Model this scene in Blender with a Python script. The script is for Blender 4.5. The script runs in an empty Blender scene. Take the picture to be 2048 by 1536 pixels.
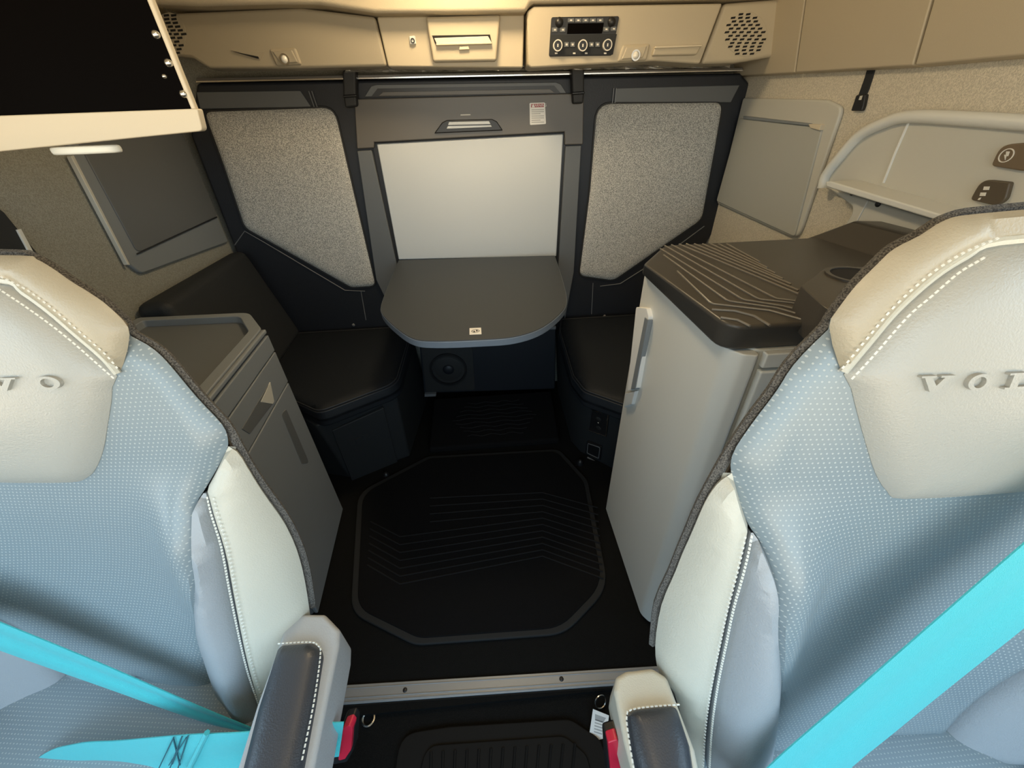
import bpy, bmesh, math, random
from mathutils import Vector, Matrix
from mathutils.geometry import delaunay_2d_cdt
random.seed(7)
SC = bpy.context.scene
COL = SC.collection
Vc = Vector

# ------------------------------------------------------------------ camera
CAM_H = 1.35; FPX = 775.0
PITCH, YAW, ROLL = math.radians(34.4), math.radians(3.0), math.radians(-2.1)
_F = Vc((math.sin(YAW)*math.cos(PITCH), math.cos(YAW)*math.cos(PITCH), -math.sin(PITCH)))
_R = Vc((math.cos(YAW), -math.sin(YAW), 0)); _U = _R.cross(_F)
CR = _R*math.cos(ROLL) + _U*math.sin(ROLL); CU = _U*math.cos(ROLL) - _R*math.sin(ROLL); CF = _F
CC = Vc((0, 0, CAM_H))
cd = bpy.data.cameras.new('camera'); cam = bpy.data.objects.new('camera', cd); COL.objects.link(cam)
cd.sensor_fit = 'HORIZONTAL'; cd.sensor_width = 36; cd.lens = 36*FPX/2048; cd.clip_start = .02
cam.matrix_world = Matrix(((CR.x, CU.x, -CF.x, CC.x), (CR.y, CU.y, -CF.y, CC.y), (CR.z, CU.z, -CF.z, CC.z), (0, 0, 0, 1)))
SC.camera = cam

# ------------------------------------------------------------------ daylight: sky above, sunlit sandy ground below the horizon
SC.view_settings.view_transform = 'Standard'; SC.view_settings.look = 'None'
SC.view_settings.gamma = 1; SC.view_settings.use_curve_mapping = False
SC.view_settings.exposure = 0.0
W = bpy.data.worlds.new('daylight'); SC.world = W; W.use_nodes = True
nt = W.node_tree; nt.nodes.clear()
tc = nt.nodes.new('ShaderNodeTexCoord'); sp = nt.nodes.new('ShaderNodeSeparateXYZ')
rp = nt.nodes.new('ShaderNodeValToRGB'); bg = nt.nodes.new('ShaderNodeBackground'); wo = nt.nodes.new('ShaderNodeOutputWorld')
ma = nt.nodes.new('ShaderNodeMath'); ma.operation = 'MULTIPLY_ADD'; ma.inputs[1].default_value = .5; ma.inputs[2].default_value = .5
nt.links.new(tc.outputs['Generated'], sp.inputs[0]); nt.links.new(sp.outputs['Z'], ma.inputs[0]); nt.links.new(ma.outputs[0], rp.inputs[0])
cr = rp.color_ramp; cr.elements[0].position = .0; cr.elements[0].color = (1.0, .82, .56, 1)
cr.elements[1].position = 1.0; cr.elements[1].color = (.36, .68, 1.0, 1)
e = cr.elements.new(.49); e.color = (1.0, .82, .56, 1)
e = cr.elements.new(.52); e.color = (.72, .90, 1.0, 1)
nt.links.new(rp.outputs[0], bg.inputs[0]); bg.inputs[1].default_value = 4.3
nt.links.new(bg.outputs[0], wo.inputs[0])
def portal(name, loc, rot, sx, sy):
    l = bpy.data.lights.new(name, 'AREA'); l.shape = 'RECTANGLE'; l.size = sx; l.size_y = sy
    l.cycles.is_portal = True
    o = bpy.data.objects.new(name, l); o.location = loc; o.rotation_euler = rot; COL.objects.link(o)
portal('windscreen_portal', (-.035, -.84, 1.225), (math.radians(90), 0, 0), 2.25, 1.21)
portal('door_window_portal', (1.12, .04, 1.215), (0, math.radians(90), 0), .67, .68)
portal('door_window_portal', (-1.19, .04, 1.215), (0, math.radians(-90), 0), .67, .68)

# ------------------------------------------------------------------ pixel-to-surface helpers
def ray(u, v): return CF + CR*((u-1024)/FPX) - CU*((v-768)/FPX)
class Fr:
    def __init__(s, O, A, B, face=None):
        s.O = Vc(O); s.A = Vc(A).normalized(); B = Vc(B); s.B = (B - s.A*B.dot(s.A)).normalized()
        s.N = s.A.cross(s.B)
        if s.N.dot((face if face is not None else CC) - s.O) < 0: s.N = -s.N
    def p(s, u, v, h=0.):
        d = ray(u, v); t = (s.O + s.N*h - CC).dot(s.N)/d.dot(s.N); q = CC + d*t - s.O
        return (q.dot(s.A), q.dot(s.B))
    def tr(s, pts, h=0.): return [s.p(u, v, h) for u, v in pts]
    def at(s, a, b, h=0.): return s.O + s.A*a + s.B*b + s.N*h
    def surf(s, u, v, fn):
        h = 0
        for _ in range(40): a, b = s.p(u, v, h); h = .6*h+.4*fn(a, b)
        return (a, b)
def FZ(z): return Fr((0, 0, z), (1, 0, 0), (0, 1, 0))
def FY(y): return Fr((0, y, 0), (1, 0, 0), (0, 0, 1))
def PZ(u, v, z): d = ray(u, v); return CC + d*((z-CAM_H)/d.z)
def PY(u, v, y): d = ray(u, v); return CC + d*(y/d.y)

# ------------------------------------------------------------------ materials
MATS = {}
def mat(name, col, rough=.5, bump=0, bscale=200, speck=None, sscale=400, metal=0, spec=.5, coat=0, grain=0, sheen=0, emit=None, alpha=None):
    m = bpy.data.materials.new(name); m.use_nodes = True; n = m.node_tree; b = n.nodes['Principled BSDF']
    b.inputs['Base Color'].default_value = (*col, 1); b.inputs['Roughness'].default_value = rough
    b.inputs['Metallic'].default_value = metal; b.inputs['Specular IOR Level'].default_value = spec
    if coat: b.inputs['Coat Weight'].default_value = coat; b.inputs['Coat Roughness'].default_value = .25
    if sheen: b.inputs['Sheen Weight'].default_value = sheen
    if emit: b.inputs['Emission Color'].default_value = (*emit[:3], 1); b.inputs['Emission Strength'].default_value = emit[3]
    if alpha: b.inputs['Transmission Weight'].default_value = alpha
    t = n.nodes.new('ShaderNodeTexCoord')
    if speck:
        no = n.nodes.new('ShaderNodeTexNoise'); no.inputs['Scale'].default_value = sscale; no.inputs['Detail'].default_value = 2
        n.links.new(t.outputs['Object'], no.inputs['Vector'])
        r = n.nodes.new('ShaderNodeValToRGB'); r.color_ramp.elements[0].position = .40; r.color_ramp.elements[1].position = .60
        r.color_ramp.elements[0].color = (*speck, 1); r.color_ramp.elements[1].color = (*col, 1)
        n.links.new(no.outputs['Fac'], r.inputs[0]); n.links.new(r.outputs[0], b.inputs['Base Color'])
    elif grain:
        no = n.nodes.new('ShaderNodeTexNoise'); no.inputs['Scale'].default_value = 6; no.inputs['Detail'].default_value = 4
        n.links.new(t.outputs['Object'], no.inputs['Vector'])
        mx = n.nodes.new('ShaderNodeMix'); mx.data_type = 'RGBA'
        mx.inputs['A'].default_value = (*[c*(1-grain) for c in col], 1); mx.inputs['B'].default_value = (*[min(1, c*(1+grain)) for c in col], 1)
        n.links.new(no.outputs['Fac'], mx.inputs['Factor']); n.links.new(mx.outputs['Result'], b.inputs['Base Color'])
    if bump:
        no = n.nodes.new('ShaderNodeTexNoise'); no.inputs['Scale'].default_value = bscale; no.inputs['Detail'].default_value = 3
        n.links.new(t.outputs['Object'], no.inputs['Vector'])
        bu = n.nodes.new('ShaderNodeBump'); bu.inputs['Strength'].default_value = bump; bu.inputs['Distance'].default_value = .002
        n.links.new(no.outputs['Fac'], bu.inputs['Height']); n.links.new(bu.outputs[0], b.inputs['Normal'])
    MATS[name] = m; return m
def perforated(name, col, hole, pitch=.0062):
    m = mat(name, col, .38, spec=.6, coat=.2); n = m.node_tree; b = n.nodes['Principled BSDF']
    uv = n.nodes.new('ShaderNodeUVMap'); sx = n.nodes.new('ShaderNodeSeparateXYZ'); n.links.new(uv.outputs[0], sx.inputs[0])
    def M(op, a, bb=None):
        k = n.nodes.new('ShaderNodeMath'); k.operation = op
        for i, x in enumerate((a, bb)):
            if x is None: continue
            if isinstance(x, (int, float)): k.inputs[i].default_value = x
            else: n.links.new(x, k.inputs[i])
        return k.outputs[0]
    row = M('DIVIDE', sx.outputs['Y'], pitch); par = M('MULTIPLY', M('MODULO', M('FLOOR', row), 2), .5)
    fx = M('SUBTRACT', M('FRACT', M('ADD', M('DIVIDE', sx.outputs['X'], pitch), par)), .5); fy = M('SUBTRACT', M('FRACT', row), .5)
    d = M('SQRT', M('ADD', M('MULTIPLY', fx, fx), M('MULTIPLY', fy, fy)))
    k = M('LESS_THAN', d, .17)
    mx = n.nodes.new('ShaderNodeMix'); mx.data_type = 'RGBA'; mx.inputs['A'].default_value = (*col, 1); mx.inputs['B'].default_value = (*hole, 1)
    n.links.new(k, mx.inputs['Factor']); n.links.new(mx.outputs['Result'], b.inputs['Base Color'])
    n.links.new(M('ADD', M('MULTIPLY', k, .5), .38), b.inputs['Roughness']); n.links.new(M('SUBTRACT', .6, M('MULTIPLY', k, .5)), b.inputs['Specular IOR Level'])
    bu = n.nodes.new('ShaderNodeBump'); bu.inputs['Strength'].default_value = .5; bu.inputs['Distance'].default_value = .002
    n.links.new(M('SUBTRACT', 1.0, M('LESS_THAN', d, .26)), bu.inputs['Height']); n.links.new(bu.outputs[0], b.inputs['Normal'])
    return m
mat('leather_grey', (.385, .375, .335), .38, .35, 420, coat=.15)
mat('leather_bolster', (.33, .355, .38), .38, .35, 420, coat=.15)
mat('leather_beige', (.40, .345, .25), .42, .3, 420, coat=.1)
mat('leather_cream', (.56, .54, .46), .42, .3, 420, coat=.1)
mat('leather_dark', (.04, .046, .058), .38, .35, 420, coat=.2)
perforated('leather_perforated', (.22, .27, .295), (.43, .46, .46))
mat('thread', (.80, .80, .74), .7)
mat('seat_shell', (.045, .042, .04), .9, .6, 500, speck=(.16, .15, .135), sscale=600)
mat('seat_cloth', (.40, .42, .44), .7, .3, 300)
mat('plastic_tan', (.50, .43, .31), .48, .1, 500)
mat('plastic_tan_shaded', (.36, .31, .225), .5, .1, 500)  # the same tan plastic, darkened to carry shade on the console's left end
mat('plastic_stone', (.56, .545, .48), .45, .1, 600)
mat('plastic_putty', (.44, .44, .395), .45, .1, 600)
mat('plastic_beige', (.66, .57, .42), .45, .05, 500)
mat('plastic_grey', (.215, .235, .25), .42, .12, 600)  # darkened so the colour carries the shade on the cab's left side
mat('plastic_grey_mid', (.125, .132, .136), .45, .1, 600)
mat('plastic_light', (.70, .70, .655), .38, .08, 600)
mat('plastic_silver', (.60, .62, .62), .36, .06, 300)
mat('plastic_brown', (.062, .056, .048), .34, .1, 600)
mat('ridge_brown', (.20, .18, .15), .35)
mat('plastic_black', (.012, .012, .013), .4)
mat('plastic_umber', (.115, .105, .092), .40, .08, 500)
mat('navy_vinyl', (.011, .013, .018), .5, .2, 300)
mat('charcoal_vinyl', (.022, .024, .026), .6, .3, 350, spec=.3)
mat('bench_vinyl', (.009, .0115, .0155), .62, .3, 350, spec=.25)
mat('bench_piping', (.028, .031, .036), .5, spec=.3)
mat('piping', (.16, .165, .17), .35)
mat('fabric_pad', (.66, .645, .59), .95, .8, 420, speck=(.27, .265, .25), sscale=330, spec=.15)
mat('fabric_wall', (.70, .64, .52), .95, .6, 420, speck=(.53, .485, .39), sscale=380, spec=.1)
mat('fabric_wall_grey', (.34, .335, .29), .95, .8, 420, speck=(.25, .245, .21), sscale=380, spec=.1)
mat('headliner', (.53, .46, .34), .95, .4, 400, spec=.1)
mat('carpet', (.008, .008, .008), .97, 1, 700, speck=(.013, .013, .0125), sscale=700, spec=.05)
mat('mat_carpet', (.0085, .0085, .0092), .95, .9, 700, spec=.06)
mat('mat_ridge', (.0145, .0145, .0155), .8, spec=.15)
mat('mat_edge', (.020, .021, .022), .75, spec=.2)
mat('rubber', (.006, .006, .006), .7, spec=.2)
mat('table_top', (.048, .055, .064), .55, .05, 800, spec=.3)
mat('table_edge', (.15, .18, .22), .4)
mat('aluminium', (.27, .278, .285), .42, .05, 300, metal=.3)
mat('steel', (.7, .68, .64), .25, metal=1)
mat('screen', (.0022, .0016, .0014), .5, spec=.02)
mat('paper', (.80, .79, .76), .6)
mat('ink', (.05, .05, .05), .6)
mat('ink_grey', (.38, .38, .37), .6)
mat('sticker_red', (.33, .03, .04), .5)
mat('belt', (.05, .50, .54), .55, .5, 700, sheen=.2)
mat('belt_thread', (.02, .10, .13), .7)
mat('buckle_red', (.55, .02, .05), .35)
mat('lens', (.85, .82, .74), .08, spec=.8)
mat('lamp_white', (.85, .82, .72), .4)
mat('film', (.85, .82, .75), .06, alpha=.85)
mat('icon', (.72, .68, .60), .5)
mat('panel_brown', (.16, .115, .07), .4)
mat('panel_umber', (.085, .065, .042), .4)
mat('hole', (.01, .009, .008), .9)
mat('black_paint', (.02, .02, .02), .6)

# ------------------------------------------------------------------ object helpers
WLOC = {}
def finish(name, verts, faces, m, parent=None, smooth=True, bevel=0, seg=2, uvs=None, kind=None, label=None):
    c = Vc((0, 0, 0))
    lo = [min(v[i] for v in verts) for i in range(3)]; hi = [max(v[i] for v in verts) for i in range(3)]
    c = Vc(((lo[0]+hi[0])/2, (lo[1]+hi[1])/2, lo[2] if parent is None else (lo[2]+hi[2])/2))
    me = bpy.data.meshes.new(name); me.from_pydata([Vc(v)-c for v in verts], [], faces); me.update()
    if uvs is not None:
        ul = me.uv_layers.new(name='UVMap')
        for lp in me.loops: ul.data[lp.index].uv = uvs[lp.vertex_index]
    o = bpy.data.objects.new(name, me); COL.objects.link(o)
    me.materials.append(MATS[m])
    bm = bmesh.new(); bm.from_mesh(me); bmesh.ops.recalc_face_normals(bm, faces=bm.faces); bm.to_mesh(me); bm.free()
    if smooth:
        me.polygons.foreach_set('use_smooth', [True]*len(me.polygons))
        if not bevel: me.set_sharp_from_angle(angle=math.radians(42))
    if bevel:
        b = o.modifiers.new('bevel', 'BEVEL'); b.width = bevel; b.segments = seg; b.limit_method = 'ANGLE'; b.angle_limit = math.radians(35); b.harden_normals = True
    place(o, c, parent)
    if kind: o['kind'] = kind
    if label: o['label'] = label
    return o
def place(o, c, parent):
    if parent is not None:
        o.parent = parent; o.location = c; o.matrix_parent_inverse = Matrix.Translation(-WLOC[parent.name])
    else: o.location = c
    WLOC[o.name] = Vc(c)
def dup(src, dv, parent):
    o = src.copy(); COL.objects.link(o); o.parent = None; place(o, WLOC[src.name]+Vc(dv), parent); return o
def tag(o, label, cat, group=None):
    o['label'] = label; o['category'] = cat
    if group: o['group'] = group
    return o
def thing(name, loc, label, cat, group=None):
    o = bpy.data.objects.new(name, None); COL.objects.link(o); o.empty_display_size = .05; o.location = loc; WLOC[o.name] = Vc(loc)
    return tag(o, label, cat, group)
def struct(o): o['kind'] = 'structure'; return o
def box_vf(x0, x1, y0, y1, z0, z1):
    v = [(x, y, z) for z in (z0, z1) for y in (y0, y1) for x in (x0, x1)]
    f = [(0, 1, 3, 2), (4, 5, 7, 6), (0, 1, 5, 4), (2, 3, 7, 6), (0, 2, 6, 4), (1, 3, 7, 5)]
    return [Vc(q) for q in v], f
def box(name, x0, x1, y0, y1, z0, z1, m, parent=None, bevel=.004, **k):
    v, f = box_vf(x0, x1, y0, y1, z0, z1); return finish(name, v, f, m, parent, bevel=bevel, **k)
def fillet(pts, r, n=5):
    out = []; L = len(pts)
    for i in range(L):
        p0, p, p1 = Vc(pts[i-1]), Vc(pts[i]), Vc(pts[(i+1) % L]); rr = r[i] if isinstance(r, (list, tuple)) else r
        a, b = p0-p, p1-p; la, lb = a.length, b.length
        if rr <= 0 or la < 1e-6 or lb < 1e-6: out.append(tuple(p)); continue
        c = max(-1, min(1, a.dot(b)/la/lb)); th = math.acos(c)
        if th > 2.9: out.append(tuple(p)); continue
        d = min(rr/math.tan(th/2), la*.48, lb*.48)
        s, e_ = p+a/la*d, p+b/lb*d
        for k in range(n+1):
            t = k/n; q = s*(1-t)**2 + p*2*t*(1-t) + e_*t*t; out.append(tuple(q))
    return out
def catmull(pts, n=6, closed=False):
    P = [Vc(p) for p in pts]; L = len(P); out = []
    rng = range(L if closed else L-1)
    for i in rng:
        p1, p2 = P[i], P[(i+1) % L]
        p0 = P[i-1] if (closed or i > 0) else p1*2-p2
        p3 = P[(i+2) % L] if (closed or i+2 < L) else p2*2-p1
        for k in range(n):
            t = k/n
            out.append(tuple(.5*((2*p1)+(p2-p0)*t+(2*p0-5*p1+4*p2-p3)*t*t+(3*p1-p0-3*p2+p3)*t**3)))
    if not closed: out.append(tuple(P[-1]))
    return out
def resample(poly, step):
    out = []; L = len(poly)
    for i in range(L):
        a, b = Vc(poly[i]), Vc(poly[(i+1) % L]); n = max(1, int(round((b-a).length/step)))
        for k in range(n): out.append(tuple(a+(b-a)*(k/n)))
    return out
def dedupe(poly, eps=1e-4):
    out = []
    for p in poly:
        if not out or (Vc(p)-Vc(out[-1])).length > eps: out.append(p)
    if (Vc(out[0])-Vc(out[-1])).length < eps: out.pop()
    return out
def slab(name, fr, poly, h0, h1, m, parent=None, bevel=.003, r=0, seg=2, **k):
    """a plate: outline poly on frame fr, from height h0 to h1 along its normal"""
    poly = dedupe(fillet(poly, r) if r else poly); n = len(poly)
    v = [fr.at(a, b, h1) for a, b in poly] + [fr.at(a, b, h0) for a, b in poly]
    f = [tuple(range(n)), tuple(range(2*n-1, n-1, -1))] + [(i, (i+1) % n, n+(i+1) % n, n+i) for i in range(n)]
    return finish(name, v, f, m, parent, bevel=bevel, seg=seg, **k)
def loft(name, top, bot, m, parent=None, bevel=.005, **k):
    n = len(top); v = [Vc(p) for p in top]+[Vc(p) for p in bot]
    f = [tuple(range(n)), tuple(range(2*n-1, n-1, -1))] + [(i, (i+1) % n, n+(i+1) % n, n+i) for i in range(n)]
    return finish(name, v, f, m, parent, bevel=bevel, **k)
def tube(name, pts, rad, m, parent=None, closed=False, ns=6, **k):
    P = [Vc(p) for p in pts]; n = len(P); v = []; f = []; up = None
    for i, p in enumerate(P):
        t = (P[(i+1) % n]-P[i-1]) if closed else (P[min(i+1, n-1)]-P[max(i-1, 0)])
        if t.length < 1e-9: t = Vc((0, 0, 1))
        t.normalize()
        if up is None: up = t.orthogonal().normalized()
        up = (up - t*up.dot(t)); up = up.normalized() if up.length > 1e-6 else t.orthogonal().normalized()
        s = t.cross(up); r_ = rad[i] if isinstance(rad, list) else rad
        v += [p+(up*math.cos(q)+s*math.sin(q))*r_ for q in [2*math.pi*j/ns for j in range(ns)]]
    for i in range(n if closed else n-1):
        for j in range(ns): f.append((i*ns+j, i*ns+(j+1) % ns, ((i+1) % n)*ns+(j+1) % ns, ((i+1) % n)*ns+j))
    if not closed: f += [tuple(range(ns-1, -1, -1)), tuple(range((n-1)*ns, n*ns))]
    return finish(name, v, f, m, parent, **k)
def patch(name, fr, poly, m, parent=None, fn=None, puff=0., rad=.02, res=.012, thick=.01, lift=0., inset=0., **k):
    """a padded panel: triangulated outline on frame fr, riding on surface fn, swelling by puff within rad of its edge"""
    fn = fn or (lambda a, b: 0.)
    poly = dedupe(resample(dedupe(poly), res)); nb = len(poly)
    A = [p[0] for p in poly]; B = [p[1] for p in poly]
    segs = [(poly[i], poly[(i+1) % nb]) for i in range(nb)]
    def inside(x, y):
        c = False
        for (x0, y0), (x1, y1) in segs:
            if (y0 > y) != (y1 > y) and x < (x1-x0)*(y-y0)/(y1-y0)+x0: c = not c
        return c
    def dist(x, y):
        d = 1e9
        for (x0, y0), (x1, y1) in segs:
            dx, dy = x1-x0, y1-y0; t = max(0, min(1, ((x-x0)*dx+(y-y0)*dy)/(dx*dx+dy*dy+1e-12)))
            d = min(d, (x-x0-t*dx)**2+(y-y0-t*dy)**2)
        return math.sqrt(d)
    pts = [Vc(p) for p in poly]; D = [0.]*nb
    # rings close to the edge keep the roll-over round
    cx, cy = sum(A)/nb, sum(B)/nb
    for q in (.18, .5):
        dd = rad*q
        for i in range(nb):
            p, t = Vc(poly[i]), Vc(poly[(i+1) % nb])-Vc(poly[i-1]); nrm = Vc((-t.y, t.x)).normalized()*dd
            for s in (1, -1):
                w = p+nrm*s
                if inside(w.x, w.y):
                    d = dist(w.x, w.y)
                    if d > dd*.9: pts.append(w); D.append(d)
    y = min(B)+res*.5; j = 0
    while y < max(B):
        x = min(A)+res*(.5 if j % 2 else 0.)
        while x < max(A):
            if inside(x, y):
                d = dist(x, y)
                if d > max(rad*.6, res*.4): pts.append(Vc((x, y))); D.append(d)
            x += res
        y += res*.87; j += 1
    vs, es, fs, ov, oe, of = delaunay_2d_cdt(pts, [(i, (i+1) % nb) for i in range(nb)], [], 1, 1e-6)
    verts = []; uvs = []
    for i, p in enumerate(vs):
        d = D[ov[i][0]] if ov[i] else 0.
        q = min(1., d/rad); h = fn(p.x, p.y)+lift+puff*math.sqrt(max(0., 1-(1-q)**2))
        verts.append(fr.at(p.x, p.y, h)); uvs.append((p.x, p.y))
    faces = [tuple(f) for f in fs]
    inv = {}
    for i, o_ in enumerate(ov):
        for q in o_: inv[q] = i
    base = len(verts); area = sum(p0[0]*p1[1]-p1[0]*p0[1] for p0, p1 in segs); sg = 1 if area > 0 else -1
    for i in range(nb):
        a, b = poly[i]; t = Vc(poly[(i+1) % nb])-Vc(poly[i-1]); q = Vc((-t.y, t.x)).normalized()*sg*inset
        verts.append(fr.at(a+q.x, b+q.y, fn(a, b)+lift-thick)); uvs.append((a, b))
    for i in range(nb):
        i2 = (i+1) % nb
        if i in inv and i2 in inv: faces.append((inv[i], inv[i2], base+i2, base+i))
    return finish(name, verts, faces, m, parent, uvs=uvs, **k)
def dashes(name, fr, fn, line, m, parent, step=.006, ln=.0038, w=.0011, lift=.002):
    """a row of stitches along a 2-D line lying on the surface"""
    v = []; f = []; acc = 0.
    for i in range(len(line)-1):
        a, b = Vc(line[i]), Vc(line[i+1]); L = (b-a).length
        if L < 1e-6: continue
        t = (b-a)/L; nn = Vc((-t.y, t.x))*w
        while acc < L:
            p = a+t*acc; q = p+t*ln; k = len(v)
            for e_ in (p+nn, p-nn, q-nn, q+nn): v.append(fr.at(e_.x, e_.y, fn(e_.x, e_.y)+lift))
            for e_ in (p, q): v.append(fr.at(e_.x, e_.y, fn(e_.x, e_.y)+lift+.0012))
            f += [(k, k+1, k+4), (k+2, k+3, k+5), (k+1, k+2, k+5, k+4), (k+3, k, k+4, k+5), (k, k+3, k+2, k+1)]
            acc += step
        acc -= L
    return finish(name, v, f, m, parent, kind='stuff')
def text_mesh(name, s, fr, a, b, size, m, parent, h=.0005, ext=.0003, mirror=False):
    cu = bpy.data.curves.new(name, 'FONT'); cu.body = s; cu.size = size; cu.align_x = 'CENTER'; cu.align_y = 'CENTER'; cu.extrude = ext; cu.resolution_u = 2
    o = bpy.data.objects.new(name, cu); COL.objects.link(o)
    dg = bpy.context.evaluated_depsgraph_get(); me = bpy.data.meshes.new_from_object(o.evaluated_get(dg))
    v = [fr.at(a+q.co.x, b+q.co.y, h+q.co.z) for q in me.vertices]; f = [tuple(p.vertices) for p in me.polygons]
    bpy.data.objects.remove(o); bpy.data.meshes.remove(me)
    return finish(name, v, f, m, parent, smooth=False)
def rect(a0, a1, b0, b1): return [(a0, b0), (a1, b0), (a1, b1), (a0, b1)]
def ellipse(ca, cb, ra, rb, n=24): return [(ca+ra*math.cos(2*math.pi*i/n), cb+rb*math.sin(2*math.pi*i/n)) for i in range(n)]
def ring(name, fr, ca, cb, ro, ri, h0, h1, m, parent, n=28, asp=1.):
    v = []; f = []
    for rr, h in ((ro, h0), (ro, h1), (ri, h1), (ri, h0)):
        v += [fr.at(ca+rr*math.cos(2*math.pi*i/n), cb+rr*asp*math.sin(2*math.pi*i/n), h) for i in range(n)]
    for k in range(4):
        for i in range(n): f.append((k*n+i, k*n+(i+1) % n, ((k+1) % 4)*n+(i+1) % n, ((k+1) % 4)*n+i))
    return finish(name, v, f, m, parent)
def dome(name, fr, ca, cb, r_, hgt, m, parent, h0=0., n=16, k=5):
    v = []; f = []
    for j in range(k):
        t = j/k*math.pi/2
        v += [fr.at(ca+r_*math.cos(t)*math.cos(2*math.pi*i/n), cb+r_*math.cos(t)*math.sin(2*math.pi*i/n), h0+hgt*math.sin(t)) for i in range(n)]
    v.append(fr.at(ca, cb, h0+hgt))
    for j in range(k-1):
        for i in range(n): f.append((j*n+i, j*n+(i+1) % n, (j+1)*n+(i+1) % n, (j+1)*n+i))
    for i in range(n): f.append(((k-1)*n+i, (k-1)*n+(i+1) % n, k*n))
    f.append(tuple(range(n-1, -1, -1)))
    return finish(name, v, f, m, parent)

# ================================================================== THE SETTING
XL, XR, YR, ZC = -1.17, 1.10, 1.97, 1.95
WALLR = Fr((XR, 0, 0), (0, 1, 0), (0, 0, 1)); WALLL = Fr((XL, 0, 0), (0, 1, 0), (0, 0, 1))
struct(box('floor', XL, XR, .40, YR, -.08, 0, 'carpet', bevel=0))
struct(box('floor', XL, XR, -.85, .40, -.14, -.015, 'carpet', bevel=0))
struct(box('ceiling', XL-.05, XR+.05, -.9, YR+.05, ZC, ZC+.05, 'headliner', bevel=0))
struct(box('wall_rear', XL-.05, XR+.05, YR, YR+.05, -.08, ZC, 'fabric_wall_grey', bevel=0))
struct(box('wall_right', XR, XR+.05, .40, YR, -.08, ZC, 'fabric_wall', bevel=0))
struct(box('wall_left', XL-.05, XL, .40, YR, -.08, ZC, 'fabric_wall_grey', bevel=0))
for nm, x0, x1 in (('wall_right', XR, XR+.05), ('wall_left', XL-.05, XL)):      # door below and above its window
    struct(box(nm, x0, x1, -.9, .40, -.14, .88, 'plastic_grey', bevel=0))
    struct(box(nm, x0, x1, -.9, .40, 1.55, ZC, 'plastic_grey', bevel=0))
    struct(box(nm, x0, x1, -.9, -.30, .88, 1.55, 'plastic_grey', bevel=0))
    struct(box(nm, x0, x1, .38, .40, .88, 1.55, 'plastic_grey', bevel=0))
struct(box('wall_front', XL-.05, XR+.05, -.90, -.85, -.14, .62, 'plastic_grey_mid', bevel=0))
struct(box('wall_front', XL-.05, XR+.05, -.90, -.85, 1.83, ZC, 'headliner', bevel=0))
# hard trim above the side fabric, leaning in towards the roof
def lean(name, side, y0, y1, zb0, zb1, m):
    xw = XR if side > 0 else XL
    a = [(xw, y0, zb0), (xw-side*.035, y0, zb0+.005), (xw-side*.14, y0, ZC), (xw, y0, ZC)]
    b = [(xw, y1, zb1), (xw-side*.035, y1, zb1+.005), (xw-side*.14, y1, ZC), (xw, y1, ZC)]
    return struct(loft(name, a, b, m, bevel=.004))
lean('trim_1', 1, .40, 1.137, 1.405, 1.422, 'plastic_tan')
lean('trim_2', 1, 1.143, 1.577, 1.422, 1.443, 'plastic_tan')
lean('trim_3', 1, 1.583, YR, 1.443, 1.462, 'plastic_tan')
lean('trim_4', -1, .40, YR, 1.42, 1.46, 'plastic_tan')
# soft header of the roof lining over the rear console
HD = FY(1.70)
hp = HD.tr([(300, -60), (300, 8), (400, 12), (560, 8), (640, 9), (752, 26), (900, 26), (1052, 24), (1062, 6), (1450, -2), (1700, -12), (1700, -80)])
struct(slab('trim_5', HD, hp, -.26, 0, 'headliner', bevel=.012, seg=3))
# dark door-frame trim low on the left wall beside the seat
struct(slab('trim_6', WALLL, WALLL.tr([(-40, 395), (0, 425), (78, 520), (60, 540), (-40, 520)]), 0, .01, 'charcoal_vinyl', bevel=.002))
struct(slab('trim_7', WALLL, WALLL.tr([(22, 460), (30, 458), (56, 506), (48, 508)]), .01, .015, 'plastic_light', bevel=.001))

# ================================================================== FOLD-UP BUNK on the rear wall
YB = 1.90; FB = FY(YB)
bunk = thing('fold_up_bunk', (-.035, YB, .45), 'black fold-up bunk on rear wall with two speckled grey fabric pads', 'bunk')
def bs(name, px, h0, h1, m, **k):
    return slab(name, FB, FB.tr(px, h1), h0, h1, m, k.pop('parent', bunk), **k)
bs('bunk_board', [(392, 166), (1482, 146), (1502, 168), (1426, 468), (1290, 660), (560, 690), (470, 500), (380, 270)], -.05, 0, 'navy_vinyl', bevel=.012, seg=3)
bs('top_rail', [(392, 156), (1486, 135), (1486, 140), (392, 162)], -.05, .012, 'plastic_umber', bevel=.002)
bs('rail_edge', [(392, 162), (1486, 139.5), (1486, 142), (392, 165)], -.045, .016, 'steel', bevel=0)
bs('top_band', [(392, 184), (600, 181), (622, 214), (400, 218)], -.01, .006, 'plastic_grey_mid', bevel=.003)
bs('top_band', [(1232, 176), (1480, 170), (1462, 205), (1229, 205)], -.01, .006, 'plastic_grey_mid', bevel=.003)
for q in (((617, 182), (628, 214)), ((623, 182), (634, 214)), ((1228, 176), (1225, 206)), ((1233, 176), (1230, 206))):
    tube('seam', [FB.at(*FB.p(*q[0], .008), .006), FB.at(*FB.p(*q[1], .008), .006)], .002, 'piping', bunk)
padL = fillet(FB.tr([(404, 222), (668, 213), (697, 340), (752, 574), (702, 577), (487, 457), (444, 330)], .012), [.03, .05, .02, .035, .05, .05, .03])
padR = fillet(FB.tr([(1194, 206), (1449, 203), (1432, 300), (1406, 440), (1228, 563), (1158, 553), (1180, 380)], .012), [.06, .04, .03, .06, .07, .04, .03])
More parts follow.
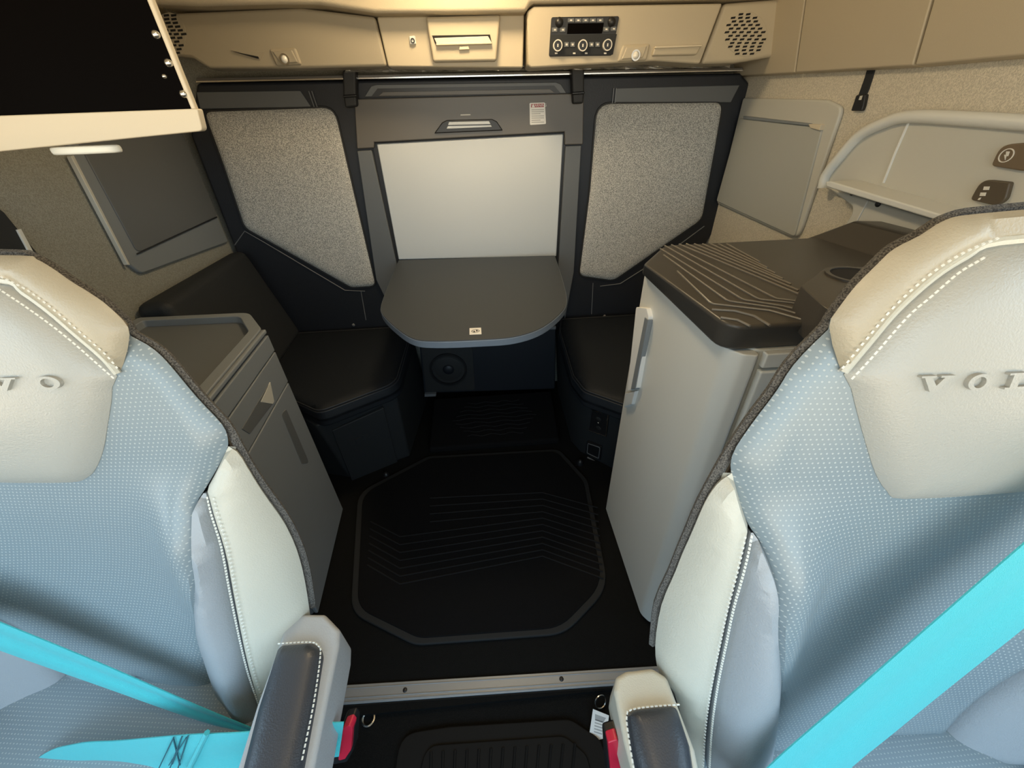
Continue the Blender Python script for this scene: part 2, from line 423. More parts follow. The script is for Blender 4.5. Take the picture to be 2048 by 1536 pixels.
for pp in (padL, padR):
    pd = patch('fabric_pad', FB, pp, 'fabric_pad', bunk, puff=.016, rad=.035, res=.03, thick=.01, lift=.0)
    tube('piping', [FB.at(a, b, .002) for a, b in pp], .0045, 'black_paint', bunk, closed=True)
for q in ([(470, 490), (490, 462), (530, 485), (690, 580), (730, 582)], [(1408, 452), (1330, 510), (1240, 567), (1200, 572)]):
    tube('piping_bead', [FB.at(*FB.p(u, v), .003) for u, v in q], .0022, 'piping', bunk)
for q in ([(722, 582), (732, 640)], [(1186, 566), (1183, 628)]):
    tube('seam', [FB.at(*FB.p(u, v), .001) for u, v in q], .002, 'piping', bunk)
for u, v in ((707, 650), (1209, 632)): dome('stud', FB, *FB.p(u, v), .008, .006, 'piping', bunk)
# slot with a pressed rim above the hatch
bs('slot_rim', [(728, 194), (742, 172), (752, 169), (1112, 164), (1122, 168), (1134, 187)], 0, .008, 'plastic_grey_mid', bevel=.003)
bs('slot', [(742, 194), (755, 177), (1108, 171), (1122, 187)], .004, .010, 'plastic_black', bevel=0)
bs('slot_lip', [(757, 192), (766, 184), (1100, 178), (1110, 186)], .004, .013, 'plastic_umber', bevel=.001)
up = bs('upper_panel', [(708, 198), (1168, 186), (1166, 289), (1130, 290), (1129, 264), (748, 285), (748, 296), (714, 298)], -.002, .02, 'plastic_umber', bevel=.004)
bs('panel_mark', [(921, 229), (941, 228.4), (941, 230.4), (921, 231)], .018, .0206, 'icon', bevel=0, parent=up)
hd_ = bs('hatch_handle', [(868, 267), (884, 245), (894, 240), (984, 238), (994, 243), (1006, 261)], .0, .028, 'plastic_black', bevel=.004)
bs('handle_grip', [(893, 258), (898, 244), (978, 242), (984, 254)], .02, .032, 'plastic_silver', bevel=.002, parent=hd_)
bs('grip_line', [(893, 252), (894, 250), (982, 248), (983, 250)], .03, .0335, 'plastic_black', bevel=0, parent=hd_)
st = bs('warning_sticker', [(1059, 206), (1090, 205), (1092, 248), (1060, 250)], .019, .0212, 'paper', bevel=0, r=.004, parent=up)
rd = FB.tr([(1062, 208), (1088, 207), (1088, 214), (1062, 215)], .0216)
slab('sticker_header', FB, rd, .0206, .0220, 'sticker_red', up, bevel=0)
ca, cb = FB.p(1078, 211, .022); text_mesh('sticker_word', 'WARNING', FB, ca, cb, .0125, 'paper', up, .0222)
ta, tb = FB.p(1066.5, 211.3, .022); slab('sticker_triangle', FB, [(ta-.006, tb-.005), (ta+.006, tb-.005), (ta, tb+.006)], .0218, .0226, 'paper', up, bevel=0)
for i, v in enumerate((219, 223, 227, 231.5, 235.5, 240, 244)):
    slab('sticker_line', FB, FB.tr([(1063, v), (1088 if i % 3 != 2 else 1081, v-.6), (1088 if i % 3 != 2 else 1081, v+.9), (1063, v+1.5)], .0216), .0208, .0218, 'ink_grey', up, bevel=0)
bs('hatch_surround', [(744, 286), (1133, 265), (1119, 520), (789, 528)], -.002, .004, 'plastic_black', bevel=.002)
bs('hatch_panel', [(753, 288), (1127, 268), (1113, 513), (797, 520)], 0, .012, 'plastic_silver', bevel=.006, seg=3)
bs('side_rail', [(714, 302), (743, 300), (797, 545), (792, 640), (752, 560)], -.002, .016, 'plastic_grey_mid', bevel=.004)
bs('side_rail', [(1131, 292), (1163, 291), (1148, 545), (1130, 640), (1116, 545)], -.002, .016, 'plastic_grey_mid', bevel=.004)
for px in ([(684, 140), (711, 139), (712, 188), (714, 213), (690, 216), (686, 190)], [(1143, 134), (1169, 133), (1169, 182), (1167, 207), (1146, 208), (1145, 184)]):
    l_ = bs('bunk_latch', px, 0, .045, 'black_paint', bevel=.008, seg=3)
    m_ = [(px[5][0]-1, px[5][1]), (px[2][0]+1, px[2][1]), (px[2][0]+1, px[2][1]+6), (px[5][0]-1, px[5][1]+6)]
    bs('latch_lip', m_, .03, .055, 'plastic_black', bevel=.004, parent=l_)

# ================================================================== TABLE
TZ = .813; FT = FZ(TZ)
table = thing('fold_down_table', (-.05, 1.60, .78), 'dark grey fold-down table with rounded front and pale blue-grey edge', 'table')
tp = [(797, 519), (1110, 511), (1126, 560), (1134, 598), (1126, 622), (1086, 655), (1030, 674), (960, 680), (872, 683), (826, 678), (790, 655), (764, 628), (762, 608), (776, 570)]
tpoly = [(a, min(b, 1.884)) for a, b in FT.tr(tp)]; tpoly = tpoly[:2] + catmull(tpoly[1:] + tpoly[:1], 5)[1:-1]
slab('table_edge', FT, dedupe(tpoly), -.024, -.001, 'table_edge', table, bevel=.003)
ctr = Vc((sum(p[0] for p in tpoly)/len(tpoly), sum(p[1] for p in tpoly)/len(tpoly)))
slab('table_top', FT, dedupe([tuple(ctr+(Vc(p)-ctr)*.992) for p in tpoly]), -.004, .001, 'table_top', table, bevel=.001)
slab('table_sticker', FT, FT.tr([(939, 656), (962, 655), (963, 668), (939, 669)], .002), .0005, .0016, 'paper', table, bevel=0)
ca, cb = FT.p(951, 662, .002); ring('sticker_ring', FT, ca, cb, .0125, .0105, .0014, .0022, 'ink', table, n=20, asp=.8)
for s in (-1, 1): slab('sticker_mark', FT, [(ca+s*.004-.003, cb-.005+s*.003), (ca+s*.004+.003, cb-.005+s*.003), (ca+s*.004+.002, cb+.005+s*.003), (ca+s*.004-.002, cb+.005+s*.003)], .0014, .0022, 'ink', table, bevel=0)
box('table_bracket', -.30, .20, 1.80, 1.884, .74, .786, 'plastic_grey_mid', table)

# ================================================================== BENCHES, SPEAKER BOX, STEP
def bench(label, coverpx, cush, top, bot, lip):
    b = thing('corner_bench', (sum(p[0] for p in bot)/len(bot), sum(p[1] for p in bot)/len(bot), 0), label, 'bench')
    loft('bench_base', [(x, y, .40) for x, y in top], [(x, y, .0) for x, y in bot], 'charcoal_vinyl', b, bevel=.01)
    fr = FZ(.40)
    c = patch('cushion', fr, cush, 'bench_vinyl', b, puff=.045, rad=.03, res=.03, thick=.01, lift=.035)
    cc = Vc((sum(p[0] for p in cush)/len(cush), sum(p[1] for p in cush)/len(cush)))
    for k, h in ((.985, .066), (.97, .074)):
        tube('cushion_piping', [fr.at(*(cc+(Vc(p)-cc)*k), h) for p in cush], .0028, 'bench_piping', c, closed=True)
    slab('cushion_band', fr, cush, 0, .045, 'bench_vinyl', b, bevel=.008)
    return b
FC46 = FZ(.46)
cl = fillet([(-1.12, 1.88), (-.41, 1.88)] + FC46.tr([(820, 690), (797, 772), (640, 832)]) + [(-.80, 1.27), (-1.12, 1.27)], [.02, .02, .02, .10, .05, .02, .02])
bl = bench('dark bench seat with cushion in left corner beside grey drawer cabinet', None, cl,
           [(-1.12, 1.89), (-.42, 1.89), (-.42, 1.36), (-.70, 1.19), (-.80, 1.28), (-1.12, 1.28)], [(-1.12, 1.89), (-.40, 1.89), (-.44, 1.40), (-.70, 1.29), (-.80, 1.32), (-1.12, 1.32)], None)
cr_ = fillet(FC46.tr([(1118, 648), (1117, 668), (1143, 758), (1166, 788), (1255, 820)]) + [(.57, 1.15), (1.05, 1.15), (1.05, 1.86), (.36, 1.86)], [.02, .02, .05, .06, .01, .01, .02, .02, .02])
br = bench('dark bench seat with power sockets in right corner behind white cabinet', None, cr_,
           [(.345, 1.88), (.335, 1.32), (.37, 1.21), (.485, 1.115), (.56, 1.16), (1.05, 1.16), (1.05, 1.88)], [(.37, 1.88), (.36, 1.42), (.39, 1.345), (.51, 1.225), (.56, 1.22), (1.05, 1.22), (1.05, 1.88)], None)
# cover plate and sockets lie on the leaning front faces of the bases
def face_frame(t0, t1, b0, b1):
    t0, t1, b0, b1 = Vc(t0), Vc(t1), Vc(b0), Vc(b1); return Fr((b0+b1+t0+t1)/4, b1-b0+t1-t0, (t0+t1)-(b0+b1))
FL_ = face_frame((-.70, 1.19, .40), (-.42, 1.36, .40), (-.70, 1.29, 0), (-.44, 1.40, 0))
cv = slab('cover_plate', FL_, FL_.tr([(664, 862), (768, 816), (796, 926), (704, 962)], .012), -.03, .012, 'charcoal_vinyl', bl, bevel=.004)
slab('cover_lip', FL_, FL_.tr([(702, 968), (812, 926), (813, 931), (703, 974)], .012), -.04, .012, 'plastic_grey_mid', bl, bevel=.002)
for (u, v, w) in ((700, 884, 10), (713, 878, 12), (727, 871, 12), (741, 865, 10)):
    slab('embossed_mark', FL_, FL_.tr([(u-3, v), (u+w-3, v-5), (u+w, v+3), (u, v+8)], .013), .010, .0155, 'charcoal_vinyl', cv, bevel=.001)
FR_ = face_frame((.37, 1.21, .40), (.50, 1.10, .40), (.39, 1.345, 0), (.51, 1.225, 0))
so = slab('power_socket', FR_, FR_.tr([(1184, 820), (1216, 829), (1212, 873), (1178, 861)], .012), -.02, .012, 'plastic_black', br, bevel=.002)
for q in ([(1184, 820), (1216, 829)], [(1216, 829), (1212, 873)], [(1212, 873), (1178, 861)]):
    tube('socket_rim', [FR_.at(*FR_.p(u, v, .013), .013) for u, v in q], .0022, 'steel', so)
dome('socket_screw', FR_, *FR_.p(1196, 846, .012), .005, .003, 'steel', so, h0=.012)
for v in (838, 856): dome('socket_face', FR_, *FR_.p(1197, v, .012), .014, .004, 'black_paint', so, h0=.010)
s2 = slab('power_inlet', FR_, FR_.tr([(1174, 884), (1203, 894), (1200, 921), (1170, 908)], .012), -.02, .012, 'plastic_black', br, bevel=.002)
tube('inlet_rim', [FR_.at(a, b, .013) for a, b in fillet(FR_.tr([(1176, 887), (1200, 895), (1197, 917), (1174, 906)], .013), .008)], .0018, 'piping', s2, closed=True)
tube('base_trim', [FR_.at(*FR_.p(u, v, .006), .006) for u, v in ((1175, 915), (1220, 940))], .006, 'plastic_grey_mid', br)
tube('base_trim', [FR_.at(*FR_.p(u, v, .008), .008) for u, v in ((1204, 818), (1240, 835))], .0025, 'piping', br)
tag(dome('floor_bumper', FZ(0), *FZ(0).p(1160, 928), .016, .03, 'plastic_black', None), 'small round black bumper on carpet below right bench sockets', 'bumper')
tag(dome('floor_bumper', FZ(0), *FZ(0).p(773, 952), .014, .024, 'plastic_black', None), 'small round black bumper on carpet below left bench cover plate', 'bumper')
# backrest wedge in the left rear corner
FZ8 = FZ(.88)
A0 = Vc((-1.16, 1.26, .885)); A1 = Vc((-1.16, 1.86, .89))
bk = [A0, A1, Vc((-1.09, 1.88, .90)), Vc((-1.06, 1.27, .89))]
lo_ = [Vc((-1.16, 1.26, .47)), Vc((-1.16, 1.86, .47)), Vc((-.975, 1.88, .47)), Vc((-.93, 1.29, .47))]
loft('backrest', bk, lo_, 'charcoal_vinyl', bl, bevel=.03, seg=4)
# speaker box
SBY = 1.755; FS = FY(SBY)
sb = thing('speaker_box', (-.03, 1.80, .08), 'dark blue-black speaker box with round woofer under the table', 'speaker')
sx = FS.tr([(836, 660), (1112, 652), (1110, 778), (848, 787)])
slab('speaker_cabinet', FS, sx, -.10, 0, 'navy_vinyl', sb, bevel=.006)
slab('cabinet_top_edge', FS, FS.tr([(1060, 655), (1112, 653), (1112, 659), (1060, 661)], .004), -.02, .004, 'piping', sb, bevel=.002)
ca, cb = FS.p(897, 738)
ring('woofer_ring', FS, ca, cb, .098, .086, -.002, .012, 'plastic_black', sb, n=36)
dome('woofer_cone', FS, ca, cb, .084, .006, 'black_paint', sb, n=28); dome('woofer_cap', FS, ca, cb, .03, .014, 'navy_vinyl', sb, n=20, h0=.004)
slab('speaker_plate', FS, fillet(FS.tr([(842, 690), (930, 672), (945, 700), (950, 780), (852, 784)], .003), .02), -.002, .003, 'black_paint', sb, bevel=.001)
slab('cabinet_foot', FS, FS.tr([(849, 789), (872, 788), (872, 793), (849, 794)], .02), -.03, .02, 'piping', sb, bevel=.002)
# foot ramp
stp = thing('foot_step', (-.02, 1.55, 0), 'sloping black carpeted step below the speaker box', 'step')
rT = [Vc((-.345, 1.75, .09)), Vc((.31, 1.75, .09)), Vc((.30, 1.41, .035)), Vc((-.345, 1.41, .035))]
loft('step_block', rT, [Vc((p.x, p.y, 0)) for p in rT], 'mat_carpet', stp, bevel=.012, seg=3)
FRp = Fr(rT[3], rT[2]-rT[3], rT[0]-rT[3])
for i in range(9):
    w0 = .22-.02*abs(i-4); pts = [FRp.at(.33-w0+2*w0*k/12, .06+.028*i+.006*math.sin(k*1.5+i), .001) for k in range(13)]
    tube('wave_ridge', pts, .0022, 'mat_ridge', stp, ns=5)

# ================================================================== FLOOR MAT, SILL, FRONT MAT
fm = thing('floor_mat', (-.04, .95, 0), 'black carpet mat with chevron ridges on sleeper floor', 'floor mat')
F0 = FZ(0)
mp = fillet(F0.tr([(855, 912), (1118, 897), (1176, 960), (1218, 1175), (1130, 1268), (830, 1290), (700, 1225), (715, 985)], .012), [.06, .06, .10, .16, .16, .12, .12, .10])
slab('mat_border', F0, mp, 0, .012, 'mat_edge', fm, bevel=.005)
mc = Vc((sum(p[0] for p in mp)/len(mp), sum(p[1] for p in mp)/len(mp)))
slab('mat_pile', F0, [tuple(mc+(Vc(p)-mc)*.955) for p in mp], .004, .016, 'mat_carpet', fm, bevel=.004)
# chevron ridges: three arms, stepping towards the camera
for i in range(11):
    k = i/10
    q = [(745-10*k, 985+(1130-985)*k), (800, 1010+(1168-1010)*k), (1085, 985+(1112-985)*k), (1195+12*k, 1015+(1157-1015)*k)]
    if i < 4: q = [(q[1][0]+60, q[1][1]-14)] + q[2:]
    tube('ridge', [F0.at(*F0.p(u, v, .016), .016) for u, v in q], .0028, 'mat_ridge', fm, ns=5)
sill = thing('threshold_strip', (-.06, .43, 0), 'ribbed aluminium threshold strip across the floor between the seats', 'threshold strip')
def sy(x, k): return (.414-.0247*x)*(1-k)+(.457-.0318*x)*k
slab('strip_plate', FZ(0), [(-.80, sy(-.8, 0)), (.72, sy(.72, 0)), (.72, sy(.72, 1)), (-.80, sy(-.8, 1))], -.02, .006, 'aluminium', sill, bevel=.002)
for k in (.10, .30, .80): tube('strip_rib', [Vc((x, sy(x, k), .0062)) for x in (-.79, .71)], .0016, 'aluminium', sill, ns=6)
for u, v in ((810, 1380), (1123, 1358)):
    p = PZ(u, v, .006); dome('screw_or_glint', FZ(.006), p.x, p.y, .0065, .003, 'plastic_black', sill)
slab('strip_riser', FZ(0), [(-.80, sy(-.8, 0)-.004), (.72, sy(.72, 0)-.004), (.72, sy(.72, 0)), (-.80, sy(-.8, 0))], -.015, .002, 'rubber', sill, bevel=0)
FF = FZ(-.015)
rm = thing('ribbed_mat', (-.05, .22, -.015), 'black ribbed rubber mat on cab floor in front of threshold', 'floor mat')
slab('mat_base', FF, fillet(FF.tr([(800, 1470), (900, 1455), (1140, 1440), (1200, 1480), (1240, 1600), (780, 1640)]), [.05, .0, .06, .04, .02, .02]), 0, .012, 'rubber', rm, bevel=.004)
slab('mat_panel', FF, fillet(FF.tr([(850, 1490), (1130, 1470), (1175, 1510), (1200, 1620), (820, 1640)], .018), [.04, .05, .03, .02, .02]), .01, .018, 'rubber', rm, bevel=.004)
for i in range(13):
    u = 862+i*24; q = [(u, 1504-i*1.4), (u-4-(i-6)*.6, 1560), (u-8-(i-6), 1620)]
    tube('rib', [FF.at(*FF.p(a, b, .018), .018) for a, b in q], .004, 'rubber', rm, ns=6)
# tie-down ring and loop with a paper tag
def torus(name, c, nrm, R_, r_, m, parent, a0=0, a1=2*math.pi, n=24):
    nrm = Vc(nrm).normalized(); x = nrm.orthogonal().normalized(); y = nrm.cross(x)
    full = a1-a0 > 6.28
    return tube(name, [Vc(c)+(x*math.cos(a0+(a1-a0)*i/n)+y*math.sin(a0+(a1-a0)*i/n))*R_ for i in range(n if full else n+1)], r_, m, parent, closed=full)
p = PZ(737, 1437, -.010)
t_ = torus('grommet', p, (0, -.1, 1), .0165, .0036, 'steel', None); tag(t_, 'round metal ring on black cab floor below threshold strip', 'ring')
p = PZ(1201, 1404, .006)
t_ = torus('wire_loop', p, (.3, -.8, .6), .017, .0022, 'steel', None); tag(t_, 'bright wire loop holding a paper tag beside right armrest', 'wire loop')
FTg = Fr(PZ(1198, 1452, .0), (1, .1, 0), (.0, .55, .35))
tg = thing('paper_tag', PZ(1198, 1470, -.02), 'white printed paper tag hanging from wire loop near red buckle', 'tag')
slab('tag_card', FTg, FTg.tr([(1186, 1418), (1218, 1431), (1210, 1491), (1177, 1481)]), -.0006, 0, 'paper', tg, bevel=0)
for i in range(5):
    v = 1462-i*6; slab('tag_line', FTg, FTg.tr([(1188+i*.5, v), (1204+i*.5, v+5), (1204+i*.5, v+7.5), (1188+i*.5, v+2.5)], .0003), -.0001, .0004, 'ink_grey', tg, bevel=0)
slab('tag_symbol', FTg, FTg.tr([(1190, 1428), (1212, 1436), (1206, 1446), (1190, 1440)], .0003), -.0001, .0004, 'ink_grey', tg, bevel=0)

# ================================================================== CABINETS
def rim(name, fr, outer, inner, h0, h1, m, parent, **k):
    n = len(outer); v = []
    for poly, h in ((outer, h0), (outer, h1), (inner, h1), (inner, h0)): v += [fr.at(a, b, h) for a, b in poly]
    f = [(q*n+i, q*n+(i+1) % n, ((q+1) % 4)*n+(i+1) % n, ((q+1) % 4)*n+i) for q in range(4) for i in range(n)]
    return finish(name, v, f, m, parent, bevel=.003, **k)
LZ = .855
lc = thing('drawer_cabinet', (-.90, .90, 0), 'grey cabinet with recessed top tray, two slim drawers and a door', 'cabinet')
ft = fillet([(-1.14, 1.245), (-.785, 1.235), (-.688, 1.105), (-.65, .68), (-1.14, .68)], [.01, .06, .05, .03, .01])
loft('cabinet_body', [(a, b, LZ-.05) for a, b in ft], [(a, b, 0) for a, b in ft], 'plastic_grey_mid', lc, bevel=.003)
FLZ = FZ(LZ)
c_ = Vc((-.90, .93)); inn = [tuple(c_+Vc(((p[0]-c_.x)*.86, (p[1]-c_.y)*.91))) for p in ft]
rim('tray_rim', FLZ, ft, inn, -.05, 0, 'plastic_grey', lc)
slab('tray_floor', FLZ, inn, -.05, -.022, 'plastic_grey_mid', lc, bevel=0)
FLc = Fr((-.688, 1.105, 0), Vc((-.65, .68, 0))-Vc((-.688, 1.105, 0)), (0, 0, 1))
def cb_(u, v): return FLc.p(u, v, .012)[1]
b1, b2, b3 = cb_(533, 671), cb_(550, 703), cb_(577, 764)
LA = .425
slab('cabinet_band', FLc, rect(.0, LA, b1+.003, LZ-.004), 0, .012, 'plastic_grey', lc, bevel=.004)
slab('drawer_front', FLc, rect(.0, LA, b2+.002, b1-.004), 0, .012, 'plastic_grey', lc, bevel=.003)
d2 = slab('drawer_front', FLc, rect(.0, LA, b3+.002, b2-.002), 0, .012, 'plastic_grey', lc, bevel=.003)
dr = slab('cabinet_door', FLc, rect(.0, LA, .01, b3-.002), 0, .012, 'plastic_grey', lc, bevel=.004)
slab('drawer_recess', FLc, FLc.tr([(541, 764), (549, 803), (500, 868), (484, 858)], .0135), .006, .0135, 'plastic_grey_mid', d2, bevel=.001)
slab('recess_highlight', FLc, FLc.tr([(541, 764), (549, 803), (546, 808), (522, 804)], .0145), .006, .0145, 'plastic_stone', d2, bevel=.001)  # pale plate painting the highlight inside the drawer recess
slab('door_grip', FLc, fillet(FLc.tr([(563, 828), (573, 818), (619, 926), (604, 928)], .0135), .01), .006, .0135, 'plastic_grey_mid', dr, bevel=.001)

XF = .42; CZ = 1.0
fc = thing('fridge_cabinet', (.75, .84, 0), 'tall white cabinet with long door handle and ribbed dark brown top', 'cabinet')
ff = fillet([(XF+.015, .60), (XF+.05, .565), (1.085, .565), (1.085, 1.13), (.54, 1.13), (XF+.015, 1.0)], [.02, .02, .0, .0, .05, .03])
loft('cabinet_body', [(a, b, CZ) for a, b in ff], [(a, b, 0) for a, b in ff], 'plastic_stone', fc, bevel=.003)
FFd = Fr((XF, 0, 0), (0, 1, 0), (0, 0, 1))
dw = [(XF, 1.0), (XF, .585), (XF+.018, .560), (XF+.040, .553), (XF+.046, .560), (XF+.046, 1.0)]
dw = fillet(dw, [.004, .04, .02, .01, 0, 0])
fd = loft('cabinet_door', [(a, b, CZ-.004) for a, b in dw], [(a, b, .012) for a, b in dw], 'plastic_light', fc, bevel=.004)
box('front_strip', XF+.056, 1.085, .552, .566, .968, CZ-.002, 'plastic_light', fc, bevel=.003)
box('front_panel', XF+.056, 1.085, .550, .566, .01, .962, 'plastic_light', fc, bevel=.004)
hg = slab('door_handle', FFd, fillet(FFd.tr([(1272, 614), (1293, 617), (1297, 634), (1273, 776), (1254, 782)], .012), .008), -.01, .012, 'paper', fd, bevel=.004)
slab('handle_inset', FFd, FFd.tr([(1289, 634), (1296, 640), (1270, 778), (1261, 779)], .014), 0, .014, 'plastic_grey', fd, bevel=.002)
slab('handle_foot', FFd, FFd.tr([(1251, 786), (1270, 782), (1263, 809), (1247, 815)], .010), -.01, .010, 'plastic_silver', fd, bevel=.003)
TOPZ = 1.052; FTp = FZ(TOPZ); FCb = FZ(CZ-.002)
t0, t1, t5 = FTp.p(1287, 528), FTp.p(1330, 490), FTp.p(1462, 655)
top = fillet([t0, t1, (1.085, t1[1]), (1.085, t5[1]), t5], [.04, .05, 0, 0, .04])
b0, b5 = FCb.p(1283, 548), FCb.p(1440, 704)
bot = fillet([b0, (t1[0]-.02, t1[1]+.02), (1.088, t1[1]+.02), (1.088, b5[1]), b5], [.04, .05, 0, 0, .04])
loft('cabinet_top', [FTp.at(a, b) for a, b in top], [FCb.at(a, b) for a, b in bot], 'plastic_brown', fc, bevel=.008, seg=3)
def zp(x, y): return (1348+.3418*x, 440+.3418*y)
lines = [[(20, 300), (210, 482), (230, 491), (560, 530), (860, 615)], [(-60, 205), (305, 468), (325, 476), (600, 515), (880, 595)],
         [(-80, 168), (395, 462), (415, 469), (640, 505), (885, 565)], [(-55, 150), (485, 459), (505, 465), (690, 485), (880, 530)],
         [(-15, 145), (580, 452), (600, 460), (830, 490)], [(30, 142), (780, 455)]]
for i, e_ in enumerate(((727, 412), (685, 376), (637, 345), (592, 312), (545, 280), (500, 245))): lines.append([(72+47*i, 140), e_])
for l_ in lines:
    tube('ridge', [FTp.at(*FTp.p(*zp(x, y), .001), .001) for x, y in l_], .0022, 'ridge_brown', fc, ns=5)
for q in ([(1424, 619), (1470, 622), (1508, 632), (1540, 651)], [(1441, 635), (1475, 640), (1500, 652)]):
    tube('ridge', [FTp.at(*FTp.p(u, v, .001), .001) for u, v in q], .0024, 'ridge_brown', fc, ns=5)
ch = slab('cup_holder', FTp, fillet(FTp.tr([(1604, 566), (1656, 528), (1800, 528), (1800, 620), (1668, 622)], .05), [.01, .03, .01, .01, .03]), -.02, .045, 'plastic_brown', fc, bevel=.008)
ca, cb = FTp.p(1712, 552, .045)
ring('cup_rim', FTp, ca, cb, .047, .040, .03, .048, 'plastic_brown', ch); slab('cup_well', FTp, ellipse(ca, cb, .040, .040), .02, .0458, 'hole', ch, bevel=0)
loft('top_riser', [(.97, 1.02, 1.10), (1.087, .98, 1.10), (1.087, .60, 1.10), (1.0, .60, 1.10)], [(.90, 1.08, 1.04), (1.087, 1.12, 1.04), (1.087, .56, 1.04), (.93, .56, 1.04)], 'plastic_brown', fc, bevel=.008)

# ================================================================== OVERHEAD CONSOLE
YC = 1.75; FC_ = FY(YC)
con = thing('overhead_console', (-.03, YC, 1.50), 'tan overhead console over the bunk with climate controls and lamps', 'console')
def cs(name, px, h0, h1, m, parent=con, **k): return slab(name, FC_, FC_.tr(px, h1), h0, h1, m, parent, **k)
pl = cs('console_panel', [(310, 60), (345, 26), (600, 15), (750, 33), (774, 133), (600, 137), (420, 138), (385, 116), (330, 110)], -.09, .0, 'plastic_tan_shaded', bevel=.01, seg=3)
pc = cs('console_panel', [(753, 33), (1049, 27), (1046, 136), (776, 134)], -.09, -.002, 'plastic_tan', bevel=.006)
pr = cs('console_panel', [(1054, 22), (1068, 12), (1446, 6), (1400, 128), (1310, 122), (1062, 136), (1056, 130)], -.09, .035, 'plastic_tan', bevel=.014, seg=3)
pe = cs('console_panel', [(1449, 6), (1575, -4), (1560, 112), (1470, 126), (1403, 128)], -.09, .028, 'plastic_tan', bevel=.012, seg=3)
pk = cs('paper_pocket', [(851, 33), (1001, 29), (993, 122), (866, 124)], -.01, .022, 'plastic_tan', bevel=.008, seg=3)
cs('pocket_slot', [(864, 71), (980, 69), (984, 88), (872, 91)], .0, .0235, 'hole', pk, bevel=0)
cs('pocket_shelf', [(868, 76), (976, 72), (984, 86), (874, 90)], .018, .030, 'plastic_stone', pk, bevel=.002)
cs('pocket_lip', [(872, 86), (983, 84), (984, 88), (872, 91)], .018, .034, 'plastic_beige', pk, bevel=.002)
cs('pocket_tab', [(919, 93), (937, 92), (939, 99), (918, 100)], .018, .030, 'plastic_beige', pk, bevel=.002)
sw = cs('switch', [(818, 72), (830, 71), (832, 88), (820, 89)], -.004, .006, 'plastic_light', pc, bevel=.002)
ring('switch_ring', FC_, *FC_.p(825.5, 81.5, .006), .007, .004, .003, .009, 'black_paint', pc, n=16)
# climate unit
H0 = .037
cl_ = cs('climate_unit', [(1103, 34), (1239, 32), (1224, 111), (1098, 113)], .03, H0+.003, 'plastic_black', pr, bevel=.002, r=.006)

# the climate unit is a part of the console: its keys and dials are sub-parts
cl_.parent = None; place(cl_, WLOC[cl_.name], con)
def cu(name, px, h, m, **k): return slab(name, FC_, FC_.tr(px, H0+.003+h), H0, H0+.003+h, m, cl_, **k)
cu('display', [(1136, 47), (1208, 46), (1204, 67), (1134, 68)], .0008, 'screen', bevel=0)
cu('lower_fascia', [(1102, 70), (1234, 68), (1226, 109), (1099, 111)], .0012, 'charcoal_vinyl', bevel=.001)
for i in range(5):
    u = 1136+i*14.6; cu('key', [(u, 36.5), (u+12.5, 36.3), (u+12.3, 44.6), (u, 44.8)], .003, 'plastic_grey_mid', bevel=.001)
    cu('key_symbol', [(u+4, 39), (u+8.5, 39), (u+8.3, 42), (u+4, 42)], .0035, 'icon', bevel=0)
for u, v in ((1104, 55), (1120, 55), (1207, 54), (1222, 53)):
    cu('key', [(u, v), (u+11, v-.2), (u+10.5, v+9), (u, v+9)], .003, 'plastic_grey_mid', bevel=.001)
    cu('key_symbol', [(u+4, v+3), (u+8, v+3), (u+8, v+6), (u+4, v+6)], .0035, 'icon', bevel=0)
for u, v in ((1119, 44), (1224, 43)): dome('stub_knob', FC_, *FC_.p(u, v, H0+.008), .014, .012, 'plastic_black', cl_, h0=H0+.002)
for u, v in ((1115.5, 91), (1165.5, 91), (1215, 90)):
    a_, b_ = FC_.p(u, v, H0+.012)
    slab('dial', FC_, ellipse(a_, b_, .0135, .0135, 20), H0, H0+.014, 'plastic_black', cl_, bevel=.001)
    ring('dial_ring', FC_, a_, b_, .0155, .0125, H0, H0+.0155, 'icon', cl_, n=24)
    slab('dial_mark', FC_, [(a_-.002, b_-.004), (a_+.002, b_-.004), (a_+.002, b_+.004), (a_-.002, b_+.004)], H0+.01, H0+.0146, 'icon', cl_, bevel=0)
for u in (1133, 1145, 1183, 1195):
    cu('key', [(u-4, 84), (u+5, 84), (u+4.6, 94), (u-4, 94)], .004, 'plastic_grey_mid', bevel=.001)
    cu('key_symbol', [(u-1.5, 87), (u+2.5, 87), (u+2.2, 91), (u-1.5, 91)], .0046, 'icon', bevel=0)
for u in (1112, 1148, 1172, 1210): cu('key_symbol', [(u-2, 105), (u+3, 105), (u+3, 108), (u-2, 108)], .002, 'icon', bevel=0)
# reading lamps
def reading_lamp(px, cen, h, m):
    l = cs('lamp_recess', px, h-.02, h+.006, m, con, bevel=.008, seg=3)
    cs('lamp_pocket', [(px[0][0]+7, px[0][1]+5), (px[1][0]-7, px[1][1]+5), (px[2][0]-8, px[2][1]-5), (px[3][0]+9, px[3][1]-5)], h, h+.009, m, l, bevel=.004)
    a_, b_ = FC_.p(*cen, h+.02)
    ring('lamp_ring', FC_, a_, b_, .0155, .011, h, h+.014, 'steel', l, n=20); dome('lamp_lens', FC_, a_, b_, .012, .012, 'lens', l, h0=h+.008)
reading_lamp([(1246, 89), (1302, 86), (1294, 121), (1234, 124)], (1273, 110), .035, 'plastic_tan')
reading_lamp([(536, 97), (590, 94), (604, 130), (552, 133)], (567, 118), .0, 'plastic_tan_shaded')
cs('coat_hook', [(1310, 92), (1405, 89), (1394, 110), (1304, 112)], .02, .047, 'plastic_tan', bevel=.006)
cs('hook_bar', [(1311, 92), (1405, 89), (1404, 93), (1310, 97)], .04, .052, 'plastic_beige', bevel=.002)
